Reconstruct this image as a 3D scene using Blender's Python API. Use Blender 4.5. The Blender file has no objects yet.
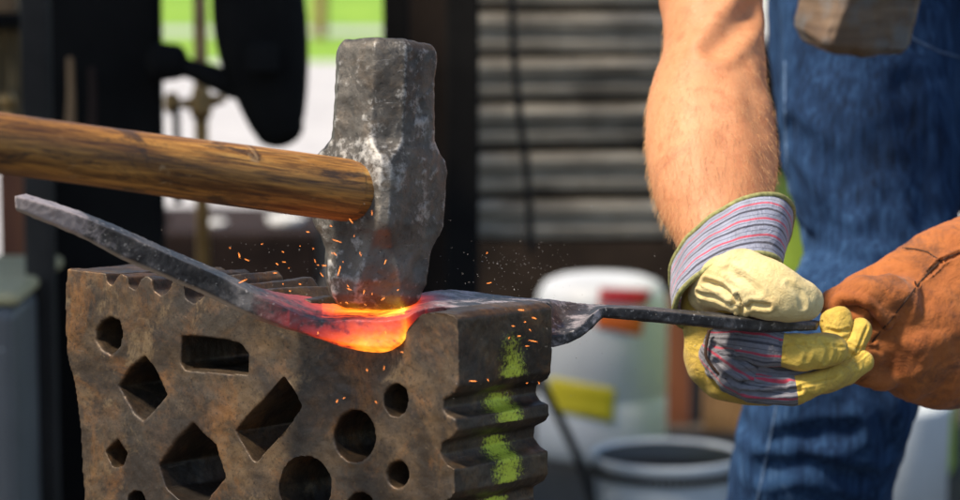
import bpy, bmesh, math, random
from mathutils import Vector, Matrix, noise
from mathutils.bvhtree import BVHTree
R = math.radians
random.seed(7)
scene = bpy.context.scene
COL = scene.collection

# ------------------------------------------------------------------ camera
PITCH = R(7.2)
CAM = Vector((0, 0, 1.03))
F = 2666.7                       # focal length in photo pixels (100 mm lens)
FWD = Vector((0, math.cos(PITCH), -math.sin(PITCH)))
UP = Vector((0, math.sin(PITCH), math.cos(PITCH)))
RT = Vector((1, 0, 0))
cd = bpy.data.cameras.new('camera'); cam = bpy.data.objects.new('camera', cd); COL.objects.link(cam)
cam.location = CAM; cam.rotation_euler = (R(90) - PITCH, 0, 0)
cd.lens = 100; cd.sensor_width = 36; cd.clip_end = 1000; cd.clip_start = 0.05
cd.dof.use_dof = True; cd.dof.focus_distance = 1.635; cd.dof.aperture_fstop = 7.1
cd.dof.aperture_blades = 7
scene.camera = cam

def ray(px, py):
    return FWD + RT * ((px - 480) / F) - UP * ((py - 250) / F)
def P(px, py, d):
    return CAM + ray(px, py) * d
def S(px, d):
    return px * d / F
def on_plane(px, py, p0, n):
    r = ray(px, py)
    return CAM + r * ((p0 - CAM).dot(n) / r.dot(n))
def to_px(p):
    q = p - CAM; d = q.dot(FWD)
    return 480 + F * q.dot(RT) / d, 250 - F * q.dot(UP) / d, d

# ------------------------------------------------------------------ object helpers
def tag(o, label=None, cat=None, group=None, kind=None):
    if label: o['label'] = label
    if cat: o['category'] = cat
    if group: o['group'] = group
    if kind: o['kind'] = kind
    return o
def empty(name, loc):
    o = bpy.data.objects.new(name, None); COL.objects.link(o); o.location = loc
    o.empty_display_size = .05
    return o
def setparent(o, parent):
    if parent is not None:
        bpy.context.view_layer.update()
        o.parent = parent
        o.matrix_parent_inverse = parent.matrix_world.inverted()
def link(name, me, mats, parent=None):
    o = bpy.data.objects.new(name, me); COL.objects.link(o)
    for m in (mats if isinstance(mats, (list, tuple)) else [mats]):
        if m: me.materials.append(m)
    setparent(o, parent)
    return o
def obj(name, bm, mats, parent=None, smooth=True):
    me = bpy.data.meshes.new(name)
    bmesh.ops.recalc_face_normals(bm, faces=bm.faces[:])
    bm.to_mesh(me); bm.free()
    if smooth:
        me.polygons.foreach_set('use_smooth', [True] * len(me.polygons))
    return link(name, me, mats, parent)
def bake(o, mods):
    for t, kw in mods:
        m = o.modifiers.new(t.lower(), t)
        for k, v in kw.items(): setattr(m, k, v)
    dg = bpy.context.evaluated_depsgraph_get(); dg.update()
    me = bpy.data.meshes.new_from_object(o.evaluated_get(dg))
    mats = list(o.data.materials)
    o.modifiers.clear(); old = o.data; nm = old.name
    o.data = me; bpy.data.meshes.remove(old); me.name = nm
    me.materials.clear()
    for m in mats: me.materials.append(m)
    me.polygons.foreach_set('use_smooth', [True] * len(me.polygons))
    return o
def remesh(o, voxel, smooth=4, fac=.5):
    return bake(o, [('REMESH', dict(mode='VOXEL', voxel_size=voxel, use_smooth_shade=True)),
                    ('SMOOTH', dict(factor=fac, iterations=smooth))])
def ruffle(o, terms, seed=0.0):
    """push vertices along their normals by several octaves of noise: terms = [(amp, scale[, stretch])]"""
    me = o.data
    off = Vector((seed * 3.1, seed * 1.7, seed * 2.3))
    ns = [v.normal.copy() for v in me.vertices]
    for v, n in zip(me.vertices, ns):
        h = 0
        for t in terms:
            a, s = t[0], t[1]
            c = v.co
            if len(t) > 2: c = Vector((c.x * t[2][0], c.y * t[2][1], c.z * t[2][2]))
            h += a * noise.noise(c * s + off)
        v.co = v.co + n * h
    me.update()
    return o

def cat(ps, t):
    n = len(ps) - 1
    i = min(int(t), n - 1); f = t - i
    p1, p2 = ps[i], ps[i + 1]
    p0 = ps[i - 1] if i > 0 else p1 * 2 - p2
    p3 = ps[i + 2] if i + 2 <= n else p2 * 2 - p1
    return p1 * (1 - f) ** 2 * (1 + 2 * f) + p2 * f * f * (3 - 2 * f) + (p2 - p0) * .5 * f * (1 - f) ** 2 - (p3 - p1) * .5 * f * f * (1 - f)

def tube_rings(bm, rings, seg=28, sub=5, cap=(True, True), split=None, power=2.0, dome=(.9, .9)):
    """rings: [(centre, A, B)] ellipse half-axes as vectors; smooth loft with domed ends; UV in metres;
       split: fraction(s) of stations where the material index increases"""
    uvl = bm.loops.layers.uv.verify()
    n = len(rings) - 1
    rr = []
    C = [r[0] for r in rings]; A = [r[1] for r in rings]; B = [r[2] for r in rings]
    if n:
        for k in range(n * sub + 1):
            t = k / sub
            rr.append((cat(C, t), cat(A, t), cat(B, t), t))
    def dome_rings(c, a, b, tdir, t, k):
        out = []
        rad = min(a.length, b.length) * k
        for j in range(1, 6):
            th = j / 6 * math.pi / 2
            out.append((c + tdir * rad * math.sin(th), a * math.cos(th), b * math.cos(th), t))
        return out, c + tdir * rad
    tip0 = tip1 = None
    if cap[0]:
        td = (rr[0][0] - rr[1][0]).normalized()
        ex, tip0 = dome_rings(*rr[0][:3], td, 0, dome[0]); rr = ex[::-1] + rr
    if cap[1]:
        td = (rr[-1][0] - rr[-2][0]).normalized()
        ex, tip1 = dome_rings(*rr[-1][:3], td, n, dome[1]); rr = rr + ex
    loops = []; L = 0; lens = []; prev = None
    for c, a, b, t in rr:
        if prev is not None: L += (c - prev).length
        prev = c; lens.append(L)
        vs = []
        for j in range(seg):
            th = 2 * math.pi * j / seg
            cx, sx = math.cos(th), math.sin(th)
            e = 2.0 / power
            cx = math.copysign(abs(cx) ** e, cx); sx = math.copysign(abs(sx) ** e, sx)
            vs.append(bm.verts.new(c + a * cx + b * sx))
        loops.append(vs)
    circ = max((r[1].length + r[2].length) * math.pi for r in rr)
    for k in range(len(loops) - 1):
        tm = (rr[k][3] + rr[k + 1][3]) / 2
        mi = 0
        for s in (split or []):
            if tm > s: mi += 1
        for j in range(seg):
            f = bm.faces.new((loops[k][j], loops[k][(j + 1) % seg], loops[k + 1][(j + 1) % seg], loops[k + 1][j]))
            f.material_index = mi; f.smooth = True
            us = [j / seg * circ, (j + 1) / seg * circ, (j + 1) / seg * circ, j / seg * circ]
            ls = [lens[k], lens[k], lens[k + 1], lens[k + 1]]
            for lp, u, l in zip(f.loops, us, ls): lp[uvl].uv = (u, l)
    if tip0 is not None:
        v = bm.verts.new(tip0)
        for j in range(seg):
            f = bm.faces.new((v, loops[0][(j + 1) % seg], loops[0][j])); f.smooth = True
    if tip1 is not None:
        v = bm.verts.new(tip1)
        for j in range(seg):
            f = bm.faces.new((v, loops[-1][j], loops[-1][(j + 1) % seg])); f.smooth = True
            f.material_index = len(split or [])
    return bm

def path_rings(st, ref=None):
    """st: [(centre, half width, half depth)], frames taken so that 'width' lies across the view"""
    ref = ref or FWD
    out = []
    n = len(st)
    for i, (c, rw, rd) in enumerate(st):
        t = (st[min(i + 1, n - 1)][0] - st[max(i - 1, 0)][0]).normalized()
        side = t.cross(ref)
        side.normalize()
        dep = side.cross(t).normalized()
        out.append((c, side * rw, dep * rd))
    return out
def px_st(lst):
    """[(px, py, d, rw_px, rd_px)] -> stations"""
    return [(P(x, y, d), S(rw, d), S(rd, d)) for x, y, d, rw, rd in lst]
def limb(bm, lst, **kw):
    return tube_rings(bm, path_rings(px_st(lst)), **kw)
def wire(bm, pts, r, seg=8, sub=6):
    st = [(p, r, r) for p in pts]
    return tube_rings(bm, path_rings(st, ref=Vector((.31, .92, .23))), seg=seg, sub=sub)
def box(bm, c, sx, sy, sz, rot=None):
    m = Matrix.Translation(c) @ (rot.to_4x4() if rot else Matrix()) @ Matrix.Diagonal((sx, sy, sz, 1))
    return bmesh.ops.create_cube(bm, size=1, matrix=m)['verts']
def pbox(bm, x0, x1, y0, y1, d, depth, rot=0):
    """upright box whose front face covers this picture rectangle at distance d"""
    a = P(x0, (y0 + y1) / 2, d); b = P(x1, (y0 + y1) / 2, d)
    t = P((x0 + x1) / 2, y0, d).z; u = P((x0 + x1) / 2, y1, d).z
    c = Vector(((a.x + b.x) / 2, (a.y + b.y) / 2 + depth / 2, (t + u) / 2))
    return box(bm, c, b.x - a.x, depth, t - u, Matrix.Rotation(rot, 3, 'Z') if rot else None)
def bev(o, w, seg=2):
    m = o.modifiers.new('bevel', 'BEVEL'); m.width = w; m.segments = seg; m.limit_method = 'ANGLE'
    return o
def lathe(bm, prof, loc, seg=48, tilt=None):
    M = Matrix.Translation(loc) @ (tilt.to_4x4() if tilt else Matrix())
    loops = []
    for r, z in prof:
        loops.append([bm.verts.new(M @ Vector((r * math.cos(2 * math.pi * j / seg), r * math.sin(2 * math.pi * j / seg), z))) for j in range(seg)])
    for k in range(len(loops) - 1):
        for j in range(seg):
            bm.faces.new((loops[k][j], loops[k][(j + 1) % seg], loops[k + 1][(j + 1) % seg], loops[k + 1][j]))
    for lp in (loops[0], loops[-1]):
        if (lp[0].co - lp[seg // 2].co).length > .002: bm.faces.new(lp)
    return bm
def bvh(o):
    dg = bpy.context.evaluated_depsgraph_get(); dg.update()
    me = o.evaluated_get(dg).to_mesh()
    mw = o.matrix_world
    t = BVHTree.FromPolygons([mw @ v.co for v in me.vertices], [tuple(p.vertices) for p in me.polygons])
    return t
def dense(pts, k=8):
    return [(a[0] + (b[0] - a[0]) * i / k, a[1] + (b[1] - a[1]) * i / k) for a, b in zip(pts, pts[1:]) for i in range(k)] + [pts[-1]]
def hits(tree, pts, lift=.0006):
    out = []
    for x, y in pts:
        r = ray(x, y).normalized()
        loc, nrm, i, d = tree.ray_cast(CAM, r)
        if loc is not None: out.append(loc - r * lift)
    return out

def crease(o, pts, rad, depth):
    t = bvh(o); hs = hits(t, pts, 0)
    ns = [v.normal.copy() for v in o.data.vertices]
    mw = o.matrix_world; inv = mw.inverted()
    hs = [inv @ h for h in hs]
    for v, n in zip(o.data.vertices, ns):
        m = 9
        for a, b in zip(hs, hs[1:]):
            ab = b - a; f = max(0, min(1, (v.co - a).dot(ab) / max(ab.length_squared, 1e-12)))
            m = min(m, (v.co - (a + ab * f)).length)
        if m < rad * 2.2:
            q = m / rad
            v.co -= n * depth * (math.exp(-q * q) - .45 * math.exp(-(q - 1.5) ** 2 * 2.5))
    o.data.update()

# ------------------------------------------------------------------ materials
class NT:
    def __init__(s, name):
        s.m = bpy.data.materials.new(name); s.m.use_nodes = True
        s.t = s.m.node_tree; s.n = s.t.nodes
        s.b = s.n['Principled BSDF']
    def node(s, typ, **kw):
        x = s.n.new(typ)
        for k, v in kw.items():
            if k.startswith('i_'):
                k = k[2:]; x.inputs[int(k) if k.isdigit() else k.replace('_', ' ')].default_value = v
            else: setattr(x, k, v)
        return x
    def l(s, a, b): s.t.links.new(a, b)
    def coord(s, kind='Object', scale=(1, 1, 1), rot=(0, 0, 0)):
        tc = s.node('ShaderNodeTexCoord'); mp = s.node('ShaderNodeMapping')
        mp.inputs['Scale'].default_value = scale; mp.inputs['Rotation'].default_value = rot
        s.l(tc.outputs[kind], mp.inputs['Vector']); return mp.outputs[0]
    def noise(s, vec, scale, detail=6, rough=.6, dist=0):
        x = s.node('ShaderNodeTexNoise'); x.inputs['Scale'].default_value = scale
        x.inputs['Detail'].default_value = detail; x.inputs['Roughness'].default_value = rough
        x.inputs['Distortion'].default_value = dist
        s.l(vec, x.inputs['Vector']); return x.outputs['Fac']
    def ramp(s, fac, stops, interp='LINEAR'):
        x = s.node('ShaderNodeValToRGB'); x.color_ramp.interpolation = interp
        e = x.color_ramp.elements
        while len(e) > 1: e.remove(e[-1])
        for i, (p, c) in enumerate(stops):
            if not isinstance(c, (tuple, list)): c = (c, c, c)
            if i == 0: el = e[0]; el.position = p
            else: el = e.new(p)
            el.color = (*c, 1)
        s.l(fac, x.inputs[0]); return x.outputs[0]
    def mix(s, fac, a, b, mode='MIX'):
        x = s.node('ShaderNodeMix', data_type='RGBA', blend_type=mode)
        for sock, v in ((x.inputs[0], fac), (x.inputs[6], a), (x.inputs[7], b)):
            if hasattr(v, 'links') or isinstance(v, bpy.types.NodeSocket): s.l(v, sock)
            elif isinstance(v, (tuple, list)): sock.default_value = (*v, 1)
            else: sock.default_value = v
        return x.outputs[2]
    def math(s, op, a, b=None, c=None, clamp=False):
        x = s.node('ShaderNodeMath', operation=op); x.use_clamp = clamp
        for i, v in enumerate((a, b, c)):
            if v is None: continue
            if isinstance(v, bpy.types.NodeSocket): s.l(v, x.inputs[i])
            else: x.inputs[i].default_value = v
        return x.outputs[0]
    def bump(s, h, strength=.3, dist=.002, prev=None):
        x = s.node('ShaderNodeBump'); x.inputs['Strength'].default_value = strength
        x.inputs['Distance'].default_value = dist
        s.l(h, x.inputs['Height'])
        if prev is not None: s.l(prev, x.inputs['Normal'])
        return x.outputs[0]
    def done(s, col=None, rough=None, normal=None, metal=None, **kw):
        for k, v in (('Base Color', col), ('Roughness', rough), ('Normal', normal), ('Metallic', metal)):
            if v is None: continue
            if isinstance(v, bpy.types.NodeSocket): s.l(v, s.b.inputs[k])
            else: s.b.inputs[k].default_value = (*v, 1) if isinstance(v, (tuple, list)) else v
        for k, v in kw.items():
            s.b.inputs[k.replace('_', ' ')].default_value = v
        return s.m

def m_plain(name, c, rough=.6, var=.35, scale=8, metal=0, bumpd=.002, kind='Object'):
    s = NT(name); v = s.coord(kind)
    n = s.noise(v, scale, 8, .65)
    lo = tuple(x * (1 - var) for x in c); hi = tuple(min(1, x * (1 + var)) for x in c)
    col = s.ramp(n, [(.3, lo), (.7, hi)])
    n2 = s.noise(v, scale * 9, 4)
    return s.done(col, rough, s.bump(n2, .25, bumpd), metal)

def m_cast_iron():
    s = NT('rusty_cast_iron'); v = s.coord('Object')
    big = s.noise(v, 11, 7, .62, .4); mid = s.noise(v, 34, 8, .68, .3); fine = s.noise(v, 170, 6, .7)
    base = s.ramp(big, [(.30, (.019, .014, .011)), (.43, (.052, .036, .023)), (.55, (.145, .094, .050)), (.70, (.108, .080, .053))])
    base = s.mix(s.ramp(mid, [(.40, .0), (.60, .85)]), base, (.034, .026, .020))
    rust = s.ramp(s.noise(v, 17, 9, .74, .9), [(.50, 0), (.64, 1)])
    base = s.mix(s.math('MULTIPLY', rust, .55), base, (.27, .115, .03))
    grey = s.ramp(s.noise(v, 8, 5, .6, .2), [(.50, 0), (.62, .8)])
    base = s.mix(s.math('MULTIPLY', grey, .85), base, (.070, .060, .048))
    geo = s.node('ShaderNodeNewGeometry')
    edge = s.ramp(geo.outputs['Pointiness'], [(.515, 0), (.57, 1)])
    edge = s.math('MULTIPLY', edge, s.ramp(s.noise(v, 75, 7, .7), [(.52, 0), (.68, .45)]))
    base = s.mix(edge, base, (.30, .245, .19))
    speck = s.ramp(fine, [(.62, 0), (.72, .8)])
    base = s.mix(speck, base, (.20, .145, .085))
    dk = s.ramp(s.noise(v, 230, 4, .7), [(.30, .8), (.42, 0)])
    base = s.mix(dk, base, (.02, .016, .013))
    soot = s.ramp(s.noise(v, 15, 10, .76, .8), [(.50, 0), (.60, .8)])
    base = s.mix(soot, base, (.032, .026, .022))
    bare = s.ramp(s.noise(v, 26, 9, .78, 1.0), [(.58, 0), (.66, .6)])
    base = s.mix(bare, base, (.22, .155, .085))
    # lime coloured chalk rubbed on the grooved end: local x is along the face, y through the block, z up
    sep = s.node('ShaderNodeSeparateXYZ'); s.l(v, sep.inputs[0])
    geoN = s.node('ShaderNodeTexCoord'); nsep = s.node('ShaderNodeSeparateXYZ'); s.l(geoN.outputs['Normal'], nsep.inputs[0])
    y0 = s.math('SUBTRACT', s.math('ADD', sep.outputs[1], s.math('MULTIPLY', s.math('SUBTRACT', s.noise(v, 60, 5, .7), .5), .022)), .053)
    band = s.math('SUBTRACT', 1.0, s.math('DIVIDE', s.math('ABSOLUTE', y0), .021), clamp=True)
    band = s.math('MULTIPLY', band, s.ramp(sep.outputs[0], [(.012, 1), (.02, 0)]))
    side = s.ramp(s.math('ADD', s.math('MULTIPLY', nsep.outputs[2], .8), s.math('MULTIPLY', nsep.outputs[0], -.42)), [(.0, .15), (.5, 1)])
    hz = s.math('MULTIPLY', s.ramp(s.math('ADD', s.math('MULTIPLY', sep.outputs[2], -10.0), 0.0), [(.09, 0), (.18, .55), (.35, 1)]), 1.0)
    amt = s.math('MULTIPLY', s.math('MULTIPLY', band, side), hz)
    amt = s.math('ADD', amt, s.math('MULTIPLY', s.math('SUBTRACT', s.noise(v, 520, 6, .85), .58), 2.4))
    amt = s.ramp(amt, [(.18, 0), (.5, .92)])
    amt = s.math('MULTIPLY', amt, s.ramp(band, [(.02, 0), (.2, 1)]))
    base = s.mix(amt, base, (.66, .76, .07))
    pit = s.noise(v, 520, 5, .75)
    base = s.mix(s.ramp(pit, [(.34, .75), (.46, 0)]), base, (.022, .016, .012))
    base = s.mix(s.ramp(pit, [(.60, 0), (.72, .55)]), base, (.18, .125, .07))
    scr = s.noise(s.coord('Object', (30, 30, 500), (0, .6, 0)), 1, 4, .6)
    base = s.mix(s.ramp(scr, [(.68, 0), (.74, .5)]), base, (.20, .165, .13))
    nb = s.bump(mid, .28, .0016); nb = s.bump(fine, .38, .0008, nb); nb = s.bump(pit, .4, .0004, nb)
    return s.done(base, s.ramp(s.noise(v, 28, 6, .7), [(.35, .34), (.65, .62)]), nb, .42)

def m_hammer():
    s = NT('scuffed_forged_steel'); v = s.coord('Object')
    a = s.noise(v, 16, 8, .66, .5); b = s.noise(v, 210, 8, .75); c = s.noise(v, 420, 5, .7)
    base = s.ramp(a, [(.32, (.034, .031, .028)), (.5, (.105, .097, .086)), (.68, (.19, .17, .145))])
    br = s.ramp(s.noise(v, 60, 7, .7, .6), [(.50, 0), (.68, .5)])
    base = s.mix(br, base, (.13, .09, .055))
    geo = s.node('ShaderNodeNewGeometry')
    wear = s.math('ADD', s.math('MULTIPLY', s.math('SUBTRACT', geo.outputs['Pointiness'], .5), 5.0), s.math('SUBTRACT', b, .40))
    wear = s.math('ADD', wear, s.math('MULTIPLY', s.math('SUBTRACT', s.noise(v, 42, 6, .7), .52), 1.2))
    wear = s.ramp(wear, [(.15, 0), (.34, .85)])
    base = s.mix(wear, base, (.43, .42, .40))
    base = s.mix(s.ramp(c, [(.30, .85), (.42, 0)]), base, (.02, .02, .02))
    st = s.noise(s.coord('Object', (60, 60, 700), (.5, .3, .2)), 1, 3, .5)
    base = s.mix(s.ramp(st, [(.70, 0), (.76, .4)]), base, (.5, .49, .47))
    nb = s.bump(a, .25, .003); nb = s.bump(b, .45, .0010, nb); nb = s.bump(c, .4, .0005, nb)
    return s.done(base, s.ramp(b, [(.3, .40), (.7, .66)]), nb, .6)

def m_handle():
    s = NT('worn_hickory'); 
    v = s.coord('Object', (1, 1, 1))
    g = s.coord('Object', (24, 420, 420)); g2 = s.coord('Object', (6, 110, 110))
    grain = s.noise(g, 1, 6, .62, .5); streak = s.noise(g2, 1, 7, .66, .9)
    base = s.ramp(streak, [(.28, (.075, .030, .010)), (.42, (.26, .110, .024)), (.54, (.50, .225, .045)), (.70, (.62, .34, .09))])
    base = s.mix(s.ramp(grain, [(.36, .9), (.56, 0)]), base, (.065, .025, .01))
    dirt = s.ramp(s.noise(s.coord('Object', (20, 62, 62)), 1, 8, .72, .8), [(.53, 0), (.63, .85)])
    base = s.mix(dirt, base, (.045, .026, .016))
    light = s.ramp(s.noise(s.coord('Object', (40, 70, 70)), 1, 7, .74, .8), [(.61, 0), (.70, .7)])
    base = s.mix(light, base, (.50, .33, .17))
    nb = s.bump(grain, .35, .0012); nb = s.bump(s.noise(v, 60, 6), .35, .0018, nb)
    return s.done(base, s.ramp(streak, [(.3, .42), (.7, .58)]), nb)

def m_bar():
    s = NT('forge_scale_steel'); v = s.coord('Object')
    at = s.node('ShaderNodeAttribute', attribute_name='bar_heat')
    heat = at.outputs['Fac']
    a = s.noise(v, 55, 8, .7, .4); b = s.noise(v, 190, 6, .7); big = s.noise(v, 22, 5, .6, 1.2)
    base = s.ramp(a, [(.33, (.02, .02, .022)), (.52, (.062, .060, .062)), (.68, (.20, .19, .19))])
    base = s.mix(s.ramp(s.noise(v, 320, 4), [(.62, 0), (.7, .8)]), base, (.50, .48, .46))
    # ash-grey scale on the stretch nearest the fire end (left tip)
    ash = s.node('ShaderNodeAttribute', attribute_name='ash').outputs['Fac']
    asht = s.ramp(s.math('ADD', ash, s.math('MULTIPLY', s.math('SUBTRACT', a, .5), 2.2)), [(.45, 0), (.75, 1)])
    base = s.mix(asht, base, (.44, .39, .40))
    ew = s.node('ShaderNodeAttribute', attribute_name='edge_wear').outputs['Fac']
    base = s.mix(s.math('MULTIPLY', ew, s.ramp(a, [(.3, .5), (.6, 1)])), base, (.40, .36, .31))
    hh = s.math('ADD', heat, s.math('MULTIPLY', s.math('SUBTRACT', big, .5), .5))
    skin = s.ramp(s.math('ADD', s.math('MULTIPLY', big, .6), s.math('MULTIPLY', b, .4)), [(.36, .1), (.43, .75), (.49, 1)])
    hh = s.math('SUBTRACT', hh, s.math('MULTIPLY', s.math('SUBTRACT', 1.0, skin), .48))
    col = s.ramp(hh, [(.22, (0, 0, 0)), (.36, (.10, .004, .006)), (.52, (.48, .018, .010)), (.68, (.95, .085, .008)), (.82, (1, .24, .012)), (1.0, (1, .58, .05))])
    stg = s.ramp(hh, [(.2, 0.0), (.45, .10), (.7, .22), (.85, .40), (1, .8)])
    base = s.mix(s.ramp(hh, [(.15, 0), (.45, .85)]), base, (.30, .075, .075))
    s.l(col, s.b.inputs['Emission Color'])
    s.l(s.math('MULTIPLY', stg, 3.0), s.b.inputs['Emission Strength'])
    nb = s.bump(a, .55, .0015); nb = s.bump(b, .45, .0006, nb)
    return s.done(base, s.ramp(a, [(.3, .35), (.7, .6)]), nb, .35)

def m_leather(name, c, c2, dirt, rough=.6, wr=.6, sheen=.15):
    s = NT(name); v = s.coord('Object')
    a = s.noise(v, 24, 7, .62, .6); b = s.noise(v, 70, 6, .65, 1.2); c3 = s.noise(v, 650, 3, .6)
    col = s.ramp(a, [(.3, c2), (.62, c)])
    col = s.mix(s.ramp(s.noise(v, 30, 9, .74, .9), [(.50, 0), (.68, .8)]), col, dirt)
    col = s.mix(s.ramp(s.noise(v, 190, 5, .75), [(.58, 0), (.72, .45)]), col, dirt)
    nb = s.bump(b, .5 * wr, .004); nb = s.bump(s.noise(v, 150, 7, .7, 1.6), .45 * wr, .0025, nb); nb = s.bump(c3, .3, .0004, nb)
    return s.done(col, rough, nb, 0, Sheen_Weight=sheen, Sheen_Roughness=.5)

def m_striped(name, axis, period, base=(.30, .31, .40), red=(.58, .07, .12), dark=(.055, .055, .085)):
    s = NT(name); v = s.coord('UV')
    sep = s.node('ShaderNodeSeparateXYZ'); s.l(v, sep.inputs[0])
    w = s.math('MULTIPLY', s.math('SUBTRACT', s.noise(v, 60, 4), .5), .0014)
    x = s.math('FRACT', s.math('DIVIDE', s.math('ADD', sep.outputs[axis], w), period))
    col = s.ramp(x, [(0, red), (.09, red), (.13, base), (.30, base), (.33, dark), (.36, base), (.55, base), (.58, dark), (.68, dark), (.71, base), (.84, base), (.87, dark), (.90, base), (.97, base), (1, red)])
    weave = s.node('ShaderNodeTexWave', wave_type='BANDS', bands_direction='DIAGONAL'); weave.inputs['Scale'].default_value = 700
    s.l(v, weave.inputs['Vector'])
    dirt = s.noise(s.coord('Object'), 40, 6, .65)
    col = s.mix(s.ramp(dirt, [(.45, 0), (.75, .55)]), col, (.10, .09, .09))
    ob = s.coord('Object')
    nb = s.bump(weave.outputs['Fac'], .2, .0004); nb = s.bump(s.noise(ob, 75, 6, .65, 1.5), .7, .005, nb)
    return s.done(col, .85, nb, 0, Sheen_Weight=.3)

def m_denim():
    s = NT('faded_denim'); v = s.coord('Object')
    big = s.noise(s.coord('Object', (1, 1, .45)), 14, 6, .6, .6)
    slub = s.noise(s.coord('Object', (300, 300, 22)), 1, 4, .6)
    mid = s.noise(s.coord('Object', (1.2, 1.2, .5)), 42, 7, .65, .4)
    fac = s.math('ADD', s.math('MULTIPLY', big, .40), s.math('ADD', s.math('MULTIPLY', slub, .42), s.math('MULTIPLY', mid, .18)))
    col = s.ramp(fac, [(.36, (.004, .012, .033)), (.47, (.010, .031, .085)), (.57, (.025, .068, .158)), (.69, (.105, .18, .31))])
    nb = s.bump(slub, .25, .0008); nb = s.bump(s.noise(s.coord('Object', (1, 1, .5)), 26, 6, .6, 1.0), .5, .008, nb)
    return s.done(col, .9, nb, 0, Specular_IOR_Level=.2)

def m_skin():
    s = NT('sunburnt_skin'); v = s.coord('Object')
    a = s.noise(v, 14, 5, .6); b = s.noise(v, 90, 6, .65); c = s.noise(v, 420, 4, .6)
    col = s.ramp(a, [(.3, (.50, .20, .085)), (.7, (.62, .295, .14))])
    col = s.mix(s.ramp(b, [(.50, 0), (.70, .65)]), col, (.42, .145, .06))
    col = s.mix(s.ramp(c, [(.60, 0), (.75, .45)]), col, (.72, .42, .26))
    col = s.mix(s.ramp(s.noise(v, 32, 7, .72, .6), [(.56, 0), (.74, .4)]), col, (.20, .09, .05))
    nb = s.bump(c, .35, .0007); nb = s.bump(s.noise(v, 55, 5, .6, .8), .25, .0025, nb)
    m = s.done(col, .62, nb, 0, Subsurface_Weight=.12, Subsurface_Scale=.006)
    s.b.inputs['Subsurface Radius'].default_value = (1, .35, .15)
    return m

def m_wood(name, c1, c2, scale=(4, 60, 60), rough=.7):
    s = NT(name); g = s.coord('Object', scale)
    n = s.noise(g, 1, 7, .65, .8); n2 = s.noise(s.coord('Object'), 9, 5)
    col = s.ramp(n, [(.3, c1), (.68, c2)])
    col = s.mix(s.ramp(n2, [(.5, 0), (.7, .5)]), col, tuple(x * .35 for x in c1))
    return s.done(col, rough, s.bump(n, .4, .002))

M = dict(
    iron=m_cast_iron(), steel=m_hammer(), hickory=m_handle(), bar=m_bar(), skin=m_skin(), denim=m_denim(),
    cream=m_leather('pale_yellow_leather', (.76, .63, .32), (.70, .52, .20), (.46, .31, .13), .66, .9),
    yellow=m_leather('yellow_leather', (.70, .50, .085), (.60, .39, .045), (.30, .18, .05), .66, 1.1),
    suede=m_leather('orange_brown_suede', (.42, .128, .022), (.30, .080, .013), (.06, .022, .010), .82, .8, .15),
    cuffstripe=m_striped('striped_cuff_cotton', 1, .0105, (.33, .35, .46)),
    backstripe=m_striped('striped_back_cotton', 0, .0118, (.20, .20, .235), (.50, .04, .085), (.05, .05, .07)),
    hem=m_plain('olive_binding', (.27, .265, .10), .8, .55, 300),
    thread=m_plain('dark_thread', (.045, .02, .010), .8, .3, 200),
    stitch=m_plain('pale_denim_edge', (.08, .14, .25), .8, .6, 240),
    shirt=m_plain('grey_cotton', (.12, .12, .13), .85, .2, 30),
    black=m_plain('black_painted_steel', (.008, .0075, .007), .85, .4, 9),
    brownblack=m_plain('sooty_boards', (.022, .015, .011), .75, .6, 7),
    post=m_plain('blue_grey_steel', (.034, .031, .028), .7, .4, 9),
    rust=m_plain('rusty_sheet', (.030, .018, .014), .75, .5, 8),
    brass=m_plain('tarnished_brass', (.42, .25, .09), .4, .35, 30, .6),
    tan=m_wood('tan_board', (.16, .085, .04), (.34, .20, .09), (60, 60, 5)),
    redbrown=m_wood('red_brown_board', (.13, .04, .018), (.22, .075, .03), (60, 60, 5)),
    slat=m_wood('weathered_slat', (.10, .082, .058), (.47, .42, .33), (7, 40, 40)),
    white=m_plain('white_plastic', (.74, .75, .75), .42, .10, 10),
    tubwhite=m_plain('white_enamel', (.56, .62, .66), .4, .12, 9),
    redlab=m_plain('dark_red_label', (.35, .015, .02), .5, .1, 20),
    orange=m_plain('orange_label', (.72, .14, .015), .5, .1, 20),
    ylab=m_plain('yellow_label', (.74, .60, .02), .5, .1, 20),
    lime=m_plain('lime_plastic', (.42, .58, .03), .45, .12, 8),
    grey=m_plain('grey_box_steel', (.13, .135, .135), .5, .25, 8),
    creamlid=m_plain('cream_plastic', (.55, .48, .26), .6, .2, 12),
    rubber=m_plain('black_rubber', (.012, .012, .012), .6, .3, 20),
    straw=m_plain('dry_straw', (.26, .18, .085), .8, .6, 25),
    stump=m_wood('stump_wood', (.10, .06, .035), (.24, .16, .09), (40, 40, 4)),
)
def m_emit(name, c, st):
    s = NT(name); s.b.inputs['Emission Color'].default_value = (*c, 1); s.b.inputs['Emission Strength'].default_value = st
    return s.done((.3, .08, .02), .6)
for k_ in ('black', 'brownblack', 'post', 'rust', 'rubber'): M[k_].node_tree.nodes['Principled BSDF'].inputs['Specular IOR Level'].default_value = .15
M['spark'] = m_emit('glowing_spark', (1, .28, .05), 2.6)
M['grit'] = m_plain('grey_scale_grit', (.34, .32, .30), .7, .5, 200)

def m_mallet():
    s = NT('battered_mallet_wood'); g = s.coord('Object', (9, 9, 130), (0, .3, 0)); v = s.coord('Object')
    n = s.noise(g, 1, 7, .66, .8)
    col = s.ramp(n, [(.3, (.055, .03, .018)), (.55, (.14, .088, .052)), (.72, (.24, .165, .105))])
    col = s.mix(s.ramp(s.noise(v, 26, 5, .6), [(.5, 0), (.62, .75)]), col, (.13, .135, .135))
    return s.done(col, .7, s.bump(n, .4, .002))
M['mallet'] = m_mallet()

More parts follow.
